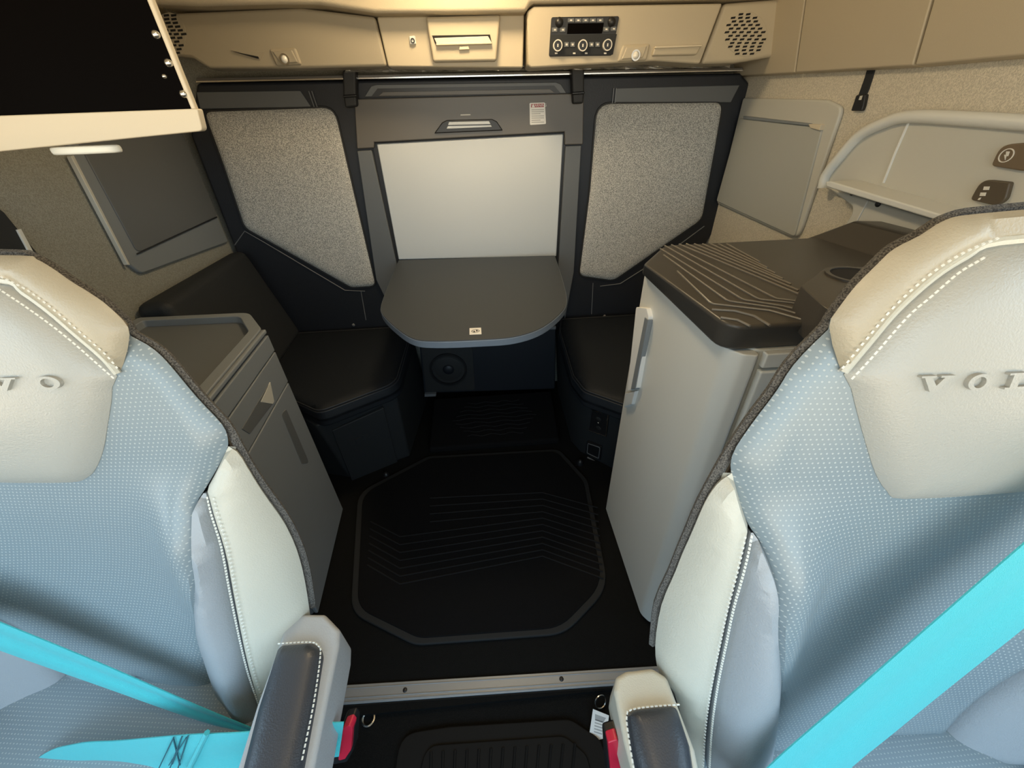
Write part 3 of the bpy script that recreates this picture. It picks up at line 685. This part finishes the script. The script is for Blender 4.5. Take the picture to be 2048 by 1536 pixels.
cs('coat_hook', [(460, 100), (528, 103), (520, 120), (516, 116)], -.02, .003, 'plastic_tan_shaded', bevel=.001)
cs('hook_shadow_gap', [(466, 103), (516, 113), (518, 117), (514, 117)], -.01, .0045, 'hole', bevel=0)  # dark strip standing in for the shadow in the hook's gap
# speaker grilles: staggered slots
def grille(cen, ru, rv, h, m, rows, umin=None):
    g = cs('speaker_grille', [(cen[0]+ru*math.cos(t*math.pi/8), cen[1]+rv*math.sin(t*math.pi/8)) for t in range(16)], h-.01, h+.0015, m, con, bevel=.001)
    first = None; i = 0
    for r_ in range(rows):
        v = cen[1]-rv*.86+r_*(rv*1.72/(rows-1)); half = ru*math.sqrt(max(0, 1-((v-cen[1])/rv)**2))
        u = cen[0]-half+(0 if r_ % 2 else 7)
        while u+9 < cen[0]+half:
            if umin is None or u > umin+(v-cen[1])*.4:
                a_, b_ = FC_.p(u+5, v, h+.002); a0_, b0_ = FC_.p(u, v+1.8, h+.002)
                if first is None:
                    first = slab('grille_slot', FC_, [(a0_, b_-.0032), (2*a_-a0_-.001, b_-.0022), (2*a_-a0_, b_+.0032), (a0_+.001, b_+.0022)], h-.002, h+.0022, 'hole', g, bevel=0); o0 = (a_, b_)
                else: dup(first, (a_-o0[0], 0, b_-o0[1]), g)
            u += 14.5
grille((1492, 68), 43, 46, .028, 'plastic_tan', 12)
grille((338, 72), 34, 48, .0, 'plastic_tan_shaded', 12, umin=322)
# creased clear film left along the console's lower edge
vf = []; n_ = 70
for i in range(n_+1):
    u = 690+(1460-690)*i/n_
    for k in range(4):
        h = .005*random.random()+.003*math.sin(i*.9+k); v = 133+k*3.6+2*random.random()-.012*(u-690)
        vf.append(FC_.at(*FC_.p(u, v, h-.100), h-.100))
fc2 = [(i*4+k, i*4+k+1, (i+1)*4+k+1, (i+1)*4+k) for i in range(n_) for k in range(3)]
tag(finish('plastic_film', vf, fc2, 'film', smooth=False), 'creased clear plastic film between overhead console and bunk top', 'plastic film')

# ================================================================== TELEVISION
FV = FY(.80)
tv = thing('television', (-.80, .83, 1.33), 'black flat screen in thick beige frame hanging at upper left', 'television')
box('screen_housing', -1.145, -.53, .803, .86, 1.372, 1.80, 'plastic_beige', tv, bevel=.004)
box('screen_panel', -1.135, -.456, .797, .806, 1.368, 1.79, 'screen', tv, bevel=.001)
box('mount_block', -1.12, -.62, .81, .87, 1.78, ZC, 'plastic_tan', tv, bevel=.004)
box('side_bezel', -.4565, -.449, .795, .806, 1.36, 1.80, 'plastic_beige', tv, bevel=.003)
slab('lower_frame', FV, fillet(FV.tr([(-420, 246), (394, 217), (405, 262), (-420, 346)], .010), [0, .003, .008, 0]), -.006, .010, 'plastic_beige', tv, bevel=.005, seg=3)
for u, v, r_ in ((312, 69, .006), (337, 126, .006), (330, 153, .004), (367, 188, .006)):
    dome('screw_or_glint', FV, *FV.p(u, v, .004), r_, .006, 'steel', tv, h0=.003)  # bright domes modelled in place of light reflections on the screen
q = PY(170, 294, .815)
tag(slab('courtesy_lamp', FZ(q.z), ellipse(q.x, q.y, .055, .022, 28), -.010, .002, 'lamp_white', bevel=.004), 'small white oval lamp under the beige television frame', 'lamp')

# ================================================================== RIGHT WALL FITTINGS
def cy_(p, h): return [(min(a, 1.893), b) for a, b in WALLR.tr(p, h)]
def cl2_(p, h): return [(min(a, 1.893), b) for a, b in WALLL.tr(p, h)]
wh = thing('storage_hatch', (XR-.01, 1.6, .95), 'grey-beige storage hatch with slanted door on right wall beside bunk', 'hatch')
slab('hatch_frame', WALLR, fillet(cy_([(1470, 197), (1655, 200), (1684, 214), (1672, 250), (1594, 480), (1420, 402)], .014), [.01, .03, .03, .0, .04, .01]), 0, .014, 'plastic_stone', wh, bevel=.006, seg=3)
hdr = slab('hatch_door', WALLR, fillet(cy_([(1478, 236), (1644, 255), (1588, 474), (1430, 402)], .020), .012), .008, .020, 'plastic_putty', wh, bevel=.004)
slab('door_lip', WALLR, WALLR.tr([(1486, 232), (1618, 247), (1618, 252), (1486, 238)], .026), .01, .026, 'plastic_grey', hdr, bevel=.002)
slab('lip_end', WALLR, WALLR.tr([(1616, 248), (1642, 249), (1638, 261), (1620, 256)], .028), .01, .028, 'plastic_beige', hdr, bevel=.002)
sp_ = thing('buckle_strap', (XR-.01, 1.27, 1.34), 'short black webbing strap with clip buckle hanging on right wall', 'strap')
sl = [(1734, 138, 1750, 135), (1728, 158, 1744, 156), (1720, 180, 1737, 178), (1714, 196, 1730, 194)]
lft = [(a, b) for a, b, c, d in sl]; rgt = [(c, d) for a, b, c, d in sl]
slab('webbing', WALLR, WALLR.tr(lft+rgt[::-1], .004), 0, .004, 'charcoal_vinyl', sp_, bevel=.001)
bkl = slab('clip', WALLR, WALLR.tr([(1712, 190), (1731, 188), (1726, 212), (1722, 222), (1701, 222)], .012), 0, .012, 'plastic_black', sp_, bevel=.003)
slab('clip_window', WALLR, WALLR.tr([(1720, 192), (1725, 191), (1722, 200), (1717, 200)], .0128), .01, .0128, 'plastic_stone', bkl, bevel=0)

sh = thing('wall_shelf', (XR-.04, 1.05, 1.05), 'moulded stone-coloured shelf unit on right wall above cabinet top', 'shelf')
arch = [(1648, 376), (1656, 350), (1682, 316), (1722, 272), (1772, 246), (1825, 233), (1950, 238), (2150, 252)]
ar = catmull(WALLR.tr(arch, .03), 5)
slab('shelf_back', WALLR, dedupe(ar + WALLR.tr([(2150, 520), (1900, 462)], .03)), 0, .03, 'plastic_stone', sh, bevel=.004)
tube('shelf_rim', [WALLR.at(a, b, .036) for a, b in ar], .014, 'plastic_light', sh, ns=10)
lp = WALLR.tr([(1650, 364), (1660, 362), (1900, 434), (2150, 512), (2150, 528), (1895, 448), (1652, 374)], .115)
slab('shelf_ledge', WALLR, lp, .0, .115, 'plastic_light', sh, bevel=.004)
slab('shelf_front', WALLR, fillet(WALLR.tr([(1652, 374), (1704, 414), (1702, 428), (1688, 452), (1650, 480), (1760, 545), (2150, 660), (2150, 528), (1895, 448)], .07), [.0, .02, .02, .02, 0, 0, 0, 0, 0]), 0, .07, 'plastic_stone', sh, bevel=.006)
tube('panel_seam', [WALLR.at(*WALLR.p(u, v, .072), .071) for u, v in ((1735, 402), (1702, 463))], .002, 'plastic_light', sh)
tube('panel_seam', [WALLR.at(*WALLR.p(u, v, .032), .031) for u, v in ((1816, 246), (1790, 305), (1766, 366))], .003, 'plastic_light', sh)
dome('catch', WALLR, *WALLR.p(1753, 408, .075), .008, .006, 'plastic_black', sh, h0=.07)
dome('screw_or_glint', WALLR, *WALLR.p(1700, 388, .075), .005, .003, 'plastic_umber', sh, h0=.07)
so1 = slab('charging_socket_plate', WALLR, fillet(WALLR.tr([(1981, 332), (2000, 290), (2062, 284), (2090, 300), (2060, 345)], .040), [.008, .03, .02, .01, .03]), .028, .040, 'panel_brown', sh, bevel=.003)
a_, b_ = WALLR.p(2012, 311, .041); ring('socket_icon_ring', WALLR, a_, b_, .0125, .0108, .038, .0412, 'icon', so1, n=24)
def bolt(s): return [(a_-.002*s, b_+.007*s), (a_+.004*s, b_+.007*s), (a_+.001*s, b_+.001*s), (a_+.004*s, b_+.001*s), (a_-.003*s, b_-.008*s), (a_-.001*s, b_-.001*s), (a_-.004*s, b_-.001*s)]
slab('bolt_icon', WALLR, bolt(1.0), .038, .0412, 'icon', so1, bevel=0)
so2 = slab('usb_socket_plate', WALLR, fillet(WALLR.tr([(1939, 400), (1962, 358), (2020, 364), (2010, 400), (1990, 412)], .040), [.008, .03, .006, .03, .03]), .028, .040, 'panel_umber', sh, bevel=.003)
for u, v in ((1972, 376), (1965, 388)): slab('usb_port', WALLR, WALLR.tr([(u-4, v-3), (u+7, v-3), (u+5, v+4), (u-6, v+4)], .041), .038, .0412, 'icon', so2, bevel=0)
slab('usb_port', WALLR, WALLR.tr([(1958, 396), (1962, 395), (1959, 400), (1955, 400)], .041), .038, .0412, 'icon', so2, bevel=0)

# ================================================================== LEFT WALL HATCH
lh = thing('storage_hatch', (XL+.01, 1.6, .95), 'shaded grey storage hatch with sunken door on left wall under television', 'hatch')
slab('hatch_frame', WALLL, fillet(cl2_([(118, 250), (258, 528), (284, 548), (470, 478), (446, 430), (372, 255)], .014), [0, .02, .03, .01, .03, .02]), 0, .014, 'plastic_grey', lh, bevel=.006, seg=3)  # darker greys than the right hatch hold the shade under the television
ldr = slab('hatch_door', WALLL, fillet(cl2_([(150, 270), (276, 506), (436, 432), (404, 325), (366, 262)], .018), [.01, .02, .02, .03, .02]), .01, .018, 'plastic_grey_mid', lh, bevel=.003)
slab('door_edge', WALLL, WALLL.tr([(142, 312), (148, 310), (261, 530), (256, 530)], .020), .006, .020, 'plastic_stone', lh, bevel=.002)
tube('door_seam', [WALLL.at(*WALLL.p(u, v, .019), .019) for u, v in ((274, 508), (434, 434))], .002, 'plastic_black', ldr)

# ================================================================== SEATS
def sm(x): x = max(0., min(1., x)); return x*x*(3-2*x)
def seat_fn(a, b):
    aa = abs(a); bol = sm((-.10-b)/.16)
    n = .040*bol*math.exp(-((aa-.245)/.055)**2) - .9*max(0., aa-.27)**2*6*(.4+.6*bol)
    n += .022*math.exp(-((b-.02)/.13)**2)*max(0., 1-(aa/.26)**2)       # head pad stands forward
    n += -.014*bol*math.exp(-((b+.33)/.13)**2)*max(0., 1-(aa/.2)**2)    # hollow of the back
    if b > .10: n -= 1.6*(b-.10)**2
    return n
def mir(l): return [(-a, b) for a, b in l]
V_ = [[(-.5, .5), (-.06, .5), (-.06, .38), (-.17, .38), (.02, -.12), (.20, .38), (.08, .38), (.08, .5), (.5, .5), (.5, .38), (.38, .38), (.10, -.5), (-.12, -.5), (-.40, .38), (-.5, .38)]]
L_ = [[(-.48, .5), (.06, .5), (.06, .38), (-.10, .38), (-.10, -.36), (.30, -.36), (.36, -.12), (.48, -.12), (.48, -.5), (-.48, -.5), (-.48, -.38), (-.34, -.38), (-.34, .38), (-.48, .38)]]
def make_seat(O, yaw, side, T, label, Ts):
    al = math.radians(13); cz, sz = math.cos(yaw), math.sin(yaw)
    up = Vc((-sz*math.sin(al), cz*math.sin(al), math.cos(al)))
    fr = Fr(O, (cz, sz, 0), up)
    S = lambda px, dh=0.: [fr.surf(u, v, lambda a, b: seat_fn(a, b)+dh) for u, v in px]
    t = thing('truck_seat', (O[0], O[1]-.2, -.015), label, 'seat')
    def full(half):           # half outline from top centre to bottom centre, completed by mirroring
        return half + mir(half)[::-1]
    out = S(T['strip_out'], .018); inn = S(T['strip_in'], .018); end = S(T['strip_end'], .018)
    tc_b = max(p[1] for p in out)+.004; ti_b = max(p[1] for p in inn)+.003
    o_half = catmull([(0, tc_b)] + out, 3); i_half = catmull([(0, ti_b)] + inn, 3)
    strip = mir(o_half)[::-1] + o_half[1:] + end + i_half[::-1] + mir(i_half)[1:] + mir(end)[::-1]
    patch('top_trim', fr, dedupe(strip, .001), 'leather_beige', t, fn=seat_fn, puff=.014, rad=.03, res=.010, thick=.02, lift=.016, inset=.02)
    ins = S([(u-side*2, v+5) for u, v in T['strip_in']], .017); isd = S(T['insert_side'], .017)
    ih = [(0, max(p[1] for p in ins)+.002)] + ins + isd; ih += [(0, ih[-1][1]-.002)]
    hp_ = patch('head_pad', fr, dedupe(full(catmull(ih[:len(ins)+1], 3)+catmull(isd+[(0, isd[-1][1]-.002)], 3)), .001), 'leather_grey', t, fn=seat_fn, puff=.016, rad=.045, res=.011, thick=.03, lift=.017, inset=.004)
    pe_ = S(T['perf']); bb = T['bottom']
    ph = [(0, ti_b+.006), (pe_[0][0]*.55, ti_b-.01), (pe_[0][0], pe_[0][1]+.012)] + catmull(pe_, 3) + [(0, bb)]
    patch('back_panel', fr, dedupe(full(ph), .001), 'leather_perforated', t, fn=seat_fn, puff=.016, rad=.04, res=.012, thick=.05, inset=.05)
    gb = catmull(S(T['bol_in']), 3) + catmull(S(T['bol_out']), 3)[::-1]
    bb_ = catmull(S(T['beige_in']), 3) + catmull(S(T['beige_out']), 3)[::-1]
    for k in (0, 1):
        g_, b_2 = (gb, bb_) if k == 0 else (mir(gb), mir(bb_))
        patch('side_bolster', fr, dedupe(g_, .001), 'leather_bolster', t, fn=seat_fn, puff=.022, rad=.03, res=.012, thick=.02, lift=.003, inset=.004)
        patch('bolster_trim', fr, dedupe(b_2, .001), 'leather_cream', t, fn=seat_fn, puff=.024, rad=.04, res=.012, thick=.022, lift=.001, inset=.016)
    # seams
    def run(px, dh, lift=.002, du=0, dv=0, **k):
        l = [fr.surf(u+du, v+dv, lambda a, b: seat_fn(a, b)+dh) for u, v in px]
        for l2 in (l, mir(l)): dashes('stitching', fr, lambda a, b: seat_fn(a, b)+dh, catmull(l2, 4), 'thread', t, lift=lift, **k)
    run(T['insert_top'], .027, step=.0058)
    run(T['strip_in'], .027, du=side*6, dv=-7, step=.0065, ln=.003)
    run(T['stitch'], .015, lift=.004, step=.0055)
    run(T['stitch'], .019, lift=.004, du=side*13, dv=2, step=.0075, ln=.003)
    pi_ = S(T['strip_in'], .020)
    tube('piping', [fr.at(a, b, seat_fn(a, b)+.020) for a, b in catmull(mir(pi_)[::-1] + [(0, max(p[1] for p in pi_)+.001)] + pi_, 4)], .0042, 'leather_cream', t)
    # raised lettering on the head pad
    zf = lambda a, b: seat_fn(a, b)+.033
    (i0, q0), (i1, q1) = T['letters']; la0, lb0 = fr.surf(*q0, zf); la1, lb1 = fr.surf(*q1, zf)
    sp_a = (la1-la0)/(i1-i0); lw, lhh = sp_a*.76, .0165
    for i, chv in enumerate('VOLVO'):
        ca_ = la0+(i-i0)*sp_a; cb_2 = (lb0+lb1)/2
        if chv == 'O':
            n = 26; v = []; f = []
            for rr, h in (((.5, .5), -.004), ((.5, .5), .0042), ((.26, .33), .0042), ((.26, .33), -.004)):
                for q in range(n):
                    x, y = ca_+rr[0]*lw*.70*math.cos(2*math.pi*q/n), cb_2+rr[1]*lhh*1.05*math.sin(2*math.pi*q/n); v.append(fr.at(x, y, zf(x, y)+h))
            f = [(q*n+j, q*n+(j+1) % n, ((q+1) % 4)*n+(j+1) % n, ((q+1) % 4)*n+j) for q in range(4) for j in range(n)]
            finish('letter', v, f, 'leather_grey', hp_)
        else:
            for poly in (V_ if chv == 'V' else L_):
                patch('letter', fr, [(ca_+x*lw, cb_2+y*lhh) for x, y in poly], 'leather_grey', hp_, fn=zf, puff=0, rad=.0012, res=.004, thick=.010, lift=.0042)
    # carpeted shell behind
    sil = [(0, tc_b+.004)] + S(T['strip_out'], -.01) + S(T['shell'], -.01)
    sil = dedupe(catmull(sil, 3) + [(sil[-1][0], T['bottom']-.02), (0, T['bottom']-.02)], .002)
    outl = full(sil); outl = dedupe(outl, .001)
    def shell_ring(k, h): return [fr.at(a*k, (b+.2)*(.5+.5*k)-.2, h+min(0, seat_fn(a*k, b))-.004) for a, b in outl]
    rg = [shell_ring(.93, -.004), shell_ring(.955, -.014), shell_ring(.93, -.028), shell_ring(.78, -.065), shell_ring(.58, -.095), shell_ring(.3, -.11)]
    nn_ = len(outl); vv = [p for r_ in rg for p in r_]
    ff_ = [(k*nn_+i, k*nn_+(i+1) % nn_, (k+1)*nn_+(i+1) % nn_, (k+1)*nn_+i) for k in range(len(rg)-1) for i in range(nn_)] + [tuple(range(nn_)), tuple(range(len(vv)-1, len(vv)-1-nn_, -1))]
    finish('seat_shell', vv, ff_, 'seat_shell', t)
    eg = [fr.surf(u+side*2, v-1, lambda a, b: seat_fn(a, b)-.010) for u, v in T['strip_out']+T['shell']]
    tube('edge_binding', [fr.at(a, b, seat_fn(a, b)-.012) for a, b in catmull(mir(eg)[::-1] + [(0, max(p[1] for p in eg)+.003)] + eg, 3)], .0065, 'seat_shell', t)
    # cushion and pedestal
    bo = fr.at(0, T['bottom'], 0); fwd = Vc((sz, -cz, 0)); rt = Vc((cz, sz, 0))
    fz = Fr((bo.x, bo.y, bo.z-.02), rt, fwd, face=Vc((0, 0, 9)))
    cp = fillet([(-.28, -.12), (.28, -.12), (.28, .50), (-.28, .50)], .07)
    patch('seat_cushion', fz, cp, 'leather_perforated', t, puff=.05, rad=.08, res=.03, thick=.09, lift=-.03)
    pz = Fr((bo.x, bo.y, -.015), rt, fwd, face=Vc((0, 0, 9)))
    slab('seat_pedestal', pz, rect(-.20, .20, .03, .45), 0, bo.z-.11, 'plastic_black', t, bevel=.02)
    # armrest
    az = FZ(T['arm_z'])
    ar_ = slab('armrest', az, fillet(az.tr(T['arm_body']), .012), -.085, 0, 'leather_cream' if side < 0 else 'seat_cloth', t, bevel=.014, seg=4)
    pad_ = catmull(az.tr(T['arm_pad']), 2, closed=True)
    patch('armrest_pad', az, dedupe(fillet(az.tr(T['arm_pad'], .01), .018)), 'leather_dark', ar_, puff=.022, rad=.03, res=.012, thick=.03, lift=.001)
    st2 = az.tr(T['arm_stitch'], .012)
    dashes('armrest_stitching', az, lambda a, b: .010, catmull(st2, 4), 'thread', ar_, step=.0065, ln=.0042, w=.0013)
    p0 = fr.at(*fr.surf(*T['arm_root'], seat_fn), -.06)
    return t, fr
RT = dict(
 strip_out=[(1963, 427), (1895, 440), (1844, 471), (1792, 498), (1758, 529), (1717, 570), (1690, 604), (1666, 637)],
 strip_end=[(1662, 655), (1668, 690), (1680, 728)],
 strip_in=[(1997, 483), (1929, 512), (1861, 556), (1792, 618), (1735, 685), (1686, 744)],
 insert_top=[(1963, 515), (1912, 546), (1861, 590), (1809, 635), (1741, 713), (1699, 758)],
 insert_side=[(1703, 778), (1715, 826), (1731, 884), (1751, 946), (1775, 983), (1808, 998)],
 perf=[(1656, 659), (1587, 730), (1553, 782), (1502, 850), (1464, 912), (1466, 965), (1493, 1042), (1519, 1082), (1539, 1130), (1551, 1174), (1550, 1249), (1553, 1318), (1546, 1437), (1538, 1500)],
 bol_in=[(1503, 1062), (1519, 1086), (1538, 1132), (1550, 1176), (1549, 1249), (1552, 1318), (1545, 1437), (1533, 1535)],
 bol_out=[(1499, 1062), (1484, 1125), (1468, 1188), (1447, 1283), (1430, 1369), (1418, 1450), (1414, 1535)],
 beige_in=[(1494, 1048), (1480, 1120), (1463, 1188), (1442, 1283), (1425, 1369), (1412, 1450), (1408, 1535)],
 beige_out=[(1463, 945), (1433, 968), (1406, 1010), (1375, 1082), (1351, 1140), (1322, 1210), (1310, 1290), (1318, 1345), (1348, 1385), (1375, 1488), (1385, 1535)],
 stitch=[(1500, 1066), (1470, 1188), (1449, 1283), (1432, 1369), (1421, 1450), (1416, 1535)],
 shell=[(1652, 659), (1583, 730), (1549, 782), (1498, 850), (1450, 925), (1406, 1005), (1373, 1082), (1349, 1140), (1318, 1210), (1308, 1290)],
 bottom=-.66, letters=((0, (1864, 764)), (1, (1950, 763))), arm_z=.62, arm_root=(1330, 1330),
 arm_body=[(1232, 1352), (1252, 1340), (1305, 1334), (1335, 1352), (1352, 1396), (1392, 1500), (1420, 1640), (1290, 1640), (1248, 1480), (1228, 1380)],
 arm_pad=[(1252, 1424), (1268, 1414), (1340, 1406), (1356, 1412), (1382, 1490), (1405, 1640), (1300, 1640), (1264, 1500)],
 arm_stitch=[(1268, 1540), (1258, 1480), (1253, 1432), (1264, 1419), (1300, 1413), (1354, 1409)])
LT = dict(
 strip_out=[(34, 511), (68, 518), (103, 538), (137, 562), (171, 583), (205, 606), (239, 637), (253, 655)],
 strip_end=[(256, 670), (252, 700), (244, 728)],
 strip_in=[(0, 560), (51, 586), (103, 624), (154, 668), (205, 712), (236, 747)],
 insert_top=[(0, 576), (51, 610), (103, 647), (154, 688), (205, 733), (232, 757)],
 insert_side=[(224, 775), (222, 805), (215, 849), (207, 897), (191, 938), (171, 957), (140, 965)],
 perf=[(260, 671), (308, 699), (342, 733), (393, 794), (444, 849), (456, 880), (452, 905), (436, 934), (412, 975), (393, 1008), (390, 1044), (391, 1113), (398, 1181), (410, 1266), (427, 1338), (448, 1393), (478, 1430)],
 bol_in=[(410, 984), (394, 1010), (391, 1044), (392, 1113), (399, 1181), (411, 1266), (428, 1338), (449, 1393), (479, 1430), (503, 1452)],
 bol_out=[(415, 984), (424, 1020), (444, 1089), (459, 1174), (480, 1277), (497, 1345), (516, 1403), (530, 1440)],
 beige_in=[(419, 970), (430, 1020), (449, 1089), (466, 1174), (487, 1277), (504, 1345), (523, 1403), (540, 1440)],
 beige_out=[(458, 892), (485, 916), (540, 1003), (586, 1078), (606, 1140), (619, 1215), (626, 1290), (622, 1380), (600, 1440)],
 stitch=[(418, 990), (425, 1020), (446, 1089), (462, 1174), (483, 1277), (500, 1345), (520, 1403)],
 shell=[(264, 671), (312, 699), (346, 733), (397, 794), (448, 849), (475, 895), (545, 1003), (590, 1078), (610, 1140), (622, 1215)],
 bottom=-.60, letters=((3, (10, 769)), (4, (101, 762))), arm_z=.62, arm_root=(600, 1240),
 arm_body=[(572, 1234), (592, 1226), (649, 1227), (679, 1258), (677, 1290), (650, 1420), (606, 1640), (440, 1640), (512, 1410), (556, 1290)],
 arm_pad=[(552, 1298), (566, 1286), (622, 1282), (640, 1294), (644, 1310), (629, 1403), (584, 1640), (455, 1640), (511, 1424)],
 arm_stitch=[(556, 1287), (620, 1284), (636, 1291), (641, 1308), (628, 1403), (604, 1520)])
seatR, frR = make_seat(Vc((.591, .32, 1.083)), 0., -1, RT, 'grey leather seat at right with cream armrest and wide turquoise belt', None)
seatL, frL = make_seat(Vc((-.709, .493, 1.061)), math.radians(-6.8), 1, LT, 'grey leather seat at left with dark armrest pad and stitched lap belt', None)

# ================================================================== SEAT BELTS AND BUCKLES
def belt(name, fr, rows, parent, th=.0016, sub=6):
    L1 = [fr.at(*fr.p(a, b, h), h) for a, b, c, d, h in rows]; R1 = [fr.at(*fr.p(c, d, h), h) for a, b, c, d, h in rows]
    L1 = [Vc(p) for p in catmull(L1, sub)]; R1 = [Vc(p) for p in catmull(R1, sub)]
    K = 8; v = []; f = []; n = len(L1)
    for i in range(n):
        t = (L1[min(i+1, n-1)]-L1[max(i-1, 0)]); nn = t.cross(R1[i]-L1[i]).normalized()
        if nn.dot(CC-L1[i]) < 0: nn = -nn
        for s in (1, -1):
            for k in range(K+1):
                w = k/K; v.append(L1[i]*(1-w)+R1[i]*w+nn*(s*th/2+.0022*math.sin(w*9+i*.02)*math.sin(math.pi*w)))
    m = 2*(K+1)
    for i in range(n-1):
        for k in range(K):
            f.append((i*m+k, i*m+k+1, (i+1)*m+k+1, (i+1)*m+k)); f.append((i*m+K+1+k, (i+1)*m+K+1+k, (i+1)*m+K+2+k, i*m+K+2+k))
        f.append((i*m, (i+1)*m, (i+1)*m+K+1, i*m+K+1)); f.append((i*m+K, i*m+2*K+1, (i+1)*m+2*K+1, (i+1)*m+K))
    return finish(name, v, f, 'belt', parent)
br_ = thing('seat_belt', (.60, .10, .60), 'wide turquoise seat belt crossing the right seat diagonally', 'seat belt')
belt('shoulder_webbing', frR, [(3000, 270, 3000, 440, .085), (2500, 700, 2500, 870, .085), (2180, 975, 2180, 1143, .085), (2048, 1086, 2048, 1254, .085), (1860, 1250, 1900, 1372, .085), (1700, 1390, 1790, 1462, .09), (1540, 1530, 1690, 1545, .10), (1440, 1640, 1600, 1640, .11)], br_)
bl_ = thing('seat_belt', (-.55, .25, .60), 'turquoise seat belt over left seat with stitched lap strap', 'seat belt')
belt('shoulder_webbing', frL, [(-900, 870, -900, 945, .07), (-500, 1040, -500, 1108, .07), (-150, 1183, -150, 1243, .07), (0, 1244, 0, 1300, .07), (200, 1326, 200, 1371, .07), (400, 1413, 400, 1441, .07), (530, 1466, 530, 1474, .07)], bl_)
lp_ = belt('lap_webbing', frL, [(-60, 1640, -20, 1700, .12), (70, 1520, 120, 1640, .12), (150, 1488, 170, 1600, .12), (240, 1481, 240, 1590, .12), (376, 1469, 366, 1580, .13), (500, 1463, 490, 1560, .13), (632, 1447, 619, 1522, .11), (688, 1444, 678, 1512, .10)], bl_)
zz = []
for i in range(7): zz += [(325+i*6, 1535 if i % 2 else 1481)]
for q in ([(347, 1475), (318, 1536)], [(364, 1473), (340, 1536)], [(376, 1472), (356, 1536)], [(347, 1478), (360, 1530)], [(362, 1477), (345, 1528)], [(372, 1476), (338, 1530)]):
    tube('belt_stitch', [frL.at(*frL.p(u, v, .133), .133) for u, v in q], .0011, 'belt_thread', lp_, ns=4)
tube('belt_fold', [frL.at(*frL.p(u, v, .134), .134) for u, v in ((414, 1465), (376, 1540))], .004, 'belt', lp_)
def buckle(px_red, px_case, fr, h, label):
    t = thing('belt_buckle', fr.at(*fr.p(*px_case[0], h), h-.02), label, 'buckle')
    slab('buckle_case', fr, fr.tr(px_case, h), h-.025, h, 'plastic_black', t, bevel=.004)
    slab('release_button', fr, fillet(fr.tr(px_red, h+.006), .004), h-.01, h+.006, 'buckle_red', t, bevel=.002)
buckle([(686, 1456), (699, 1450), (705, 1458), (702, 1500), (690, 1518), (676, 1522)], [(683, 1452), (702, 1446), (709, 1456), (706, 1504), (694, 1526), (664, 1532)], frL, .09, 'red-button seat belt buckle beside left armrest')
buckle([(1216, 1486), (1236, 1479), (1240, 1500), (1242, 1545), (1222, 1550)], [(1212, 1482), (1238, 1474), (1243, 1500), (1246, 1560), (1216, 1560)], frR, .03, 'red-button seat belt buckle beside right armrest')

# ================================================================== ADDED CEILING LAMPS (unseen, put above the frame to warm and brighten the interior)
mat('lamp_glow', (.9, .85, .7), .4, emit=(1.0, .77, .46, 62)); mat('lamp_glow_soft', (.9, .85, .7), .4, emit=(1.0, .78, .48, 15))
def added_ceiling_lamp(x, y, label, glow='lamp_glow'):
    t = thing('added_ceiling_lamp', (x, y, ZC-.03), label, 'lamp', 'added warm round lamps on the roof lining')
    fr = Fr((x, y, ZC), (1, 0, 0), (0, 1, 0), face=Vc((x, y, 0)))
    ring('lamp_housing', fr, 0, 0, .135, .118, 0, .022, 'plastic_light', t); slab('lamp_diffuser', fr, ellipse(0, 0, .12, .12, 28), 0, .016, glow, t, bevel=0)
added_ceiling_lamp(-.03, 1.42, 'added unseen warm lamp on roof lining over the sleeper, before the bunk')
added_ceiling_lamp(-.03, .20, 'added unseen warm lamp on roof lining between the two seats', 'lamp_glow_soft')
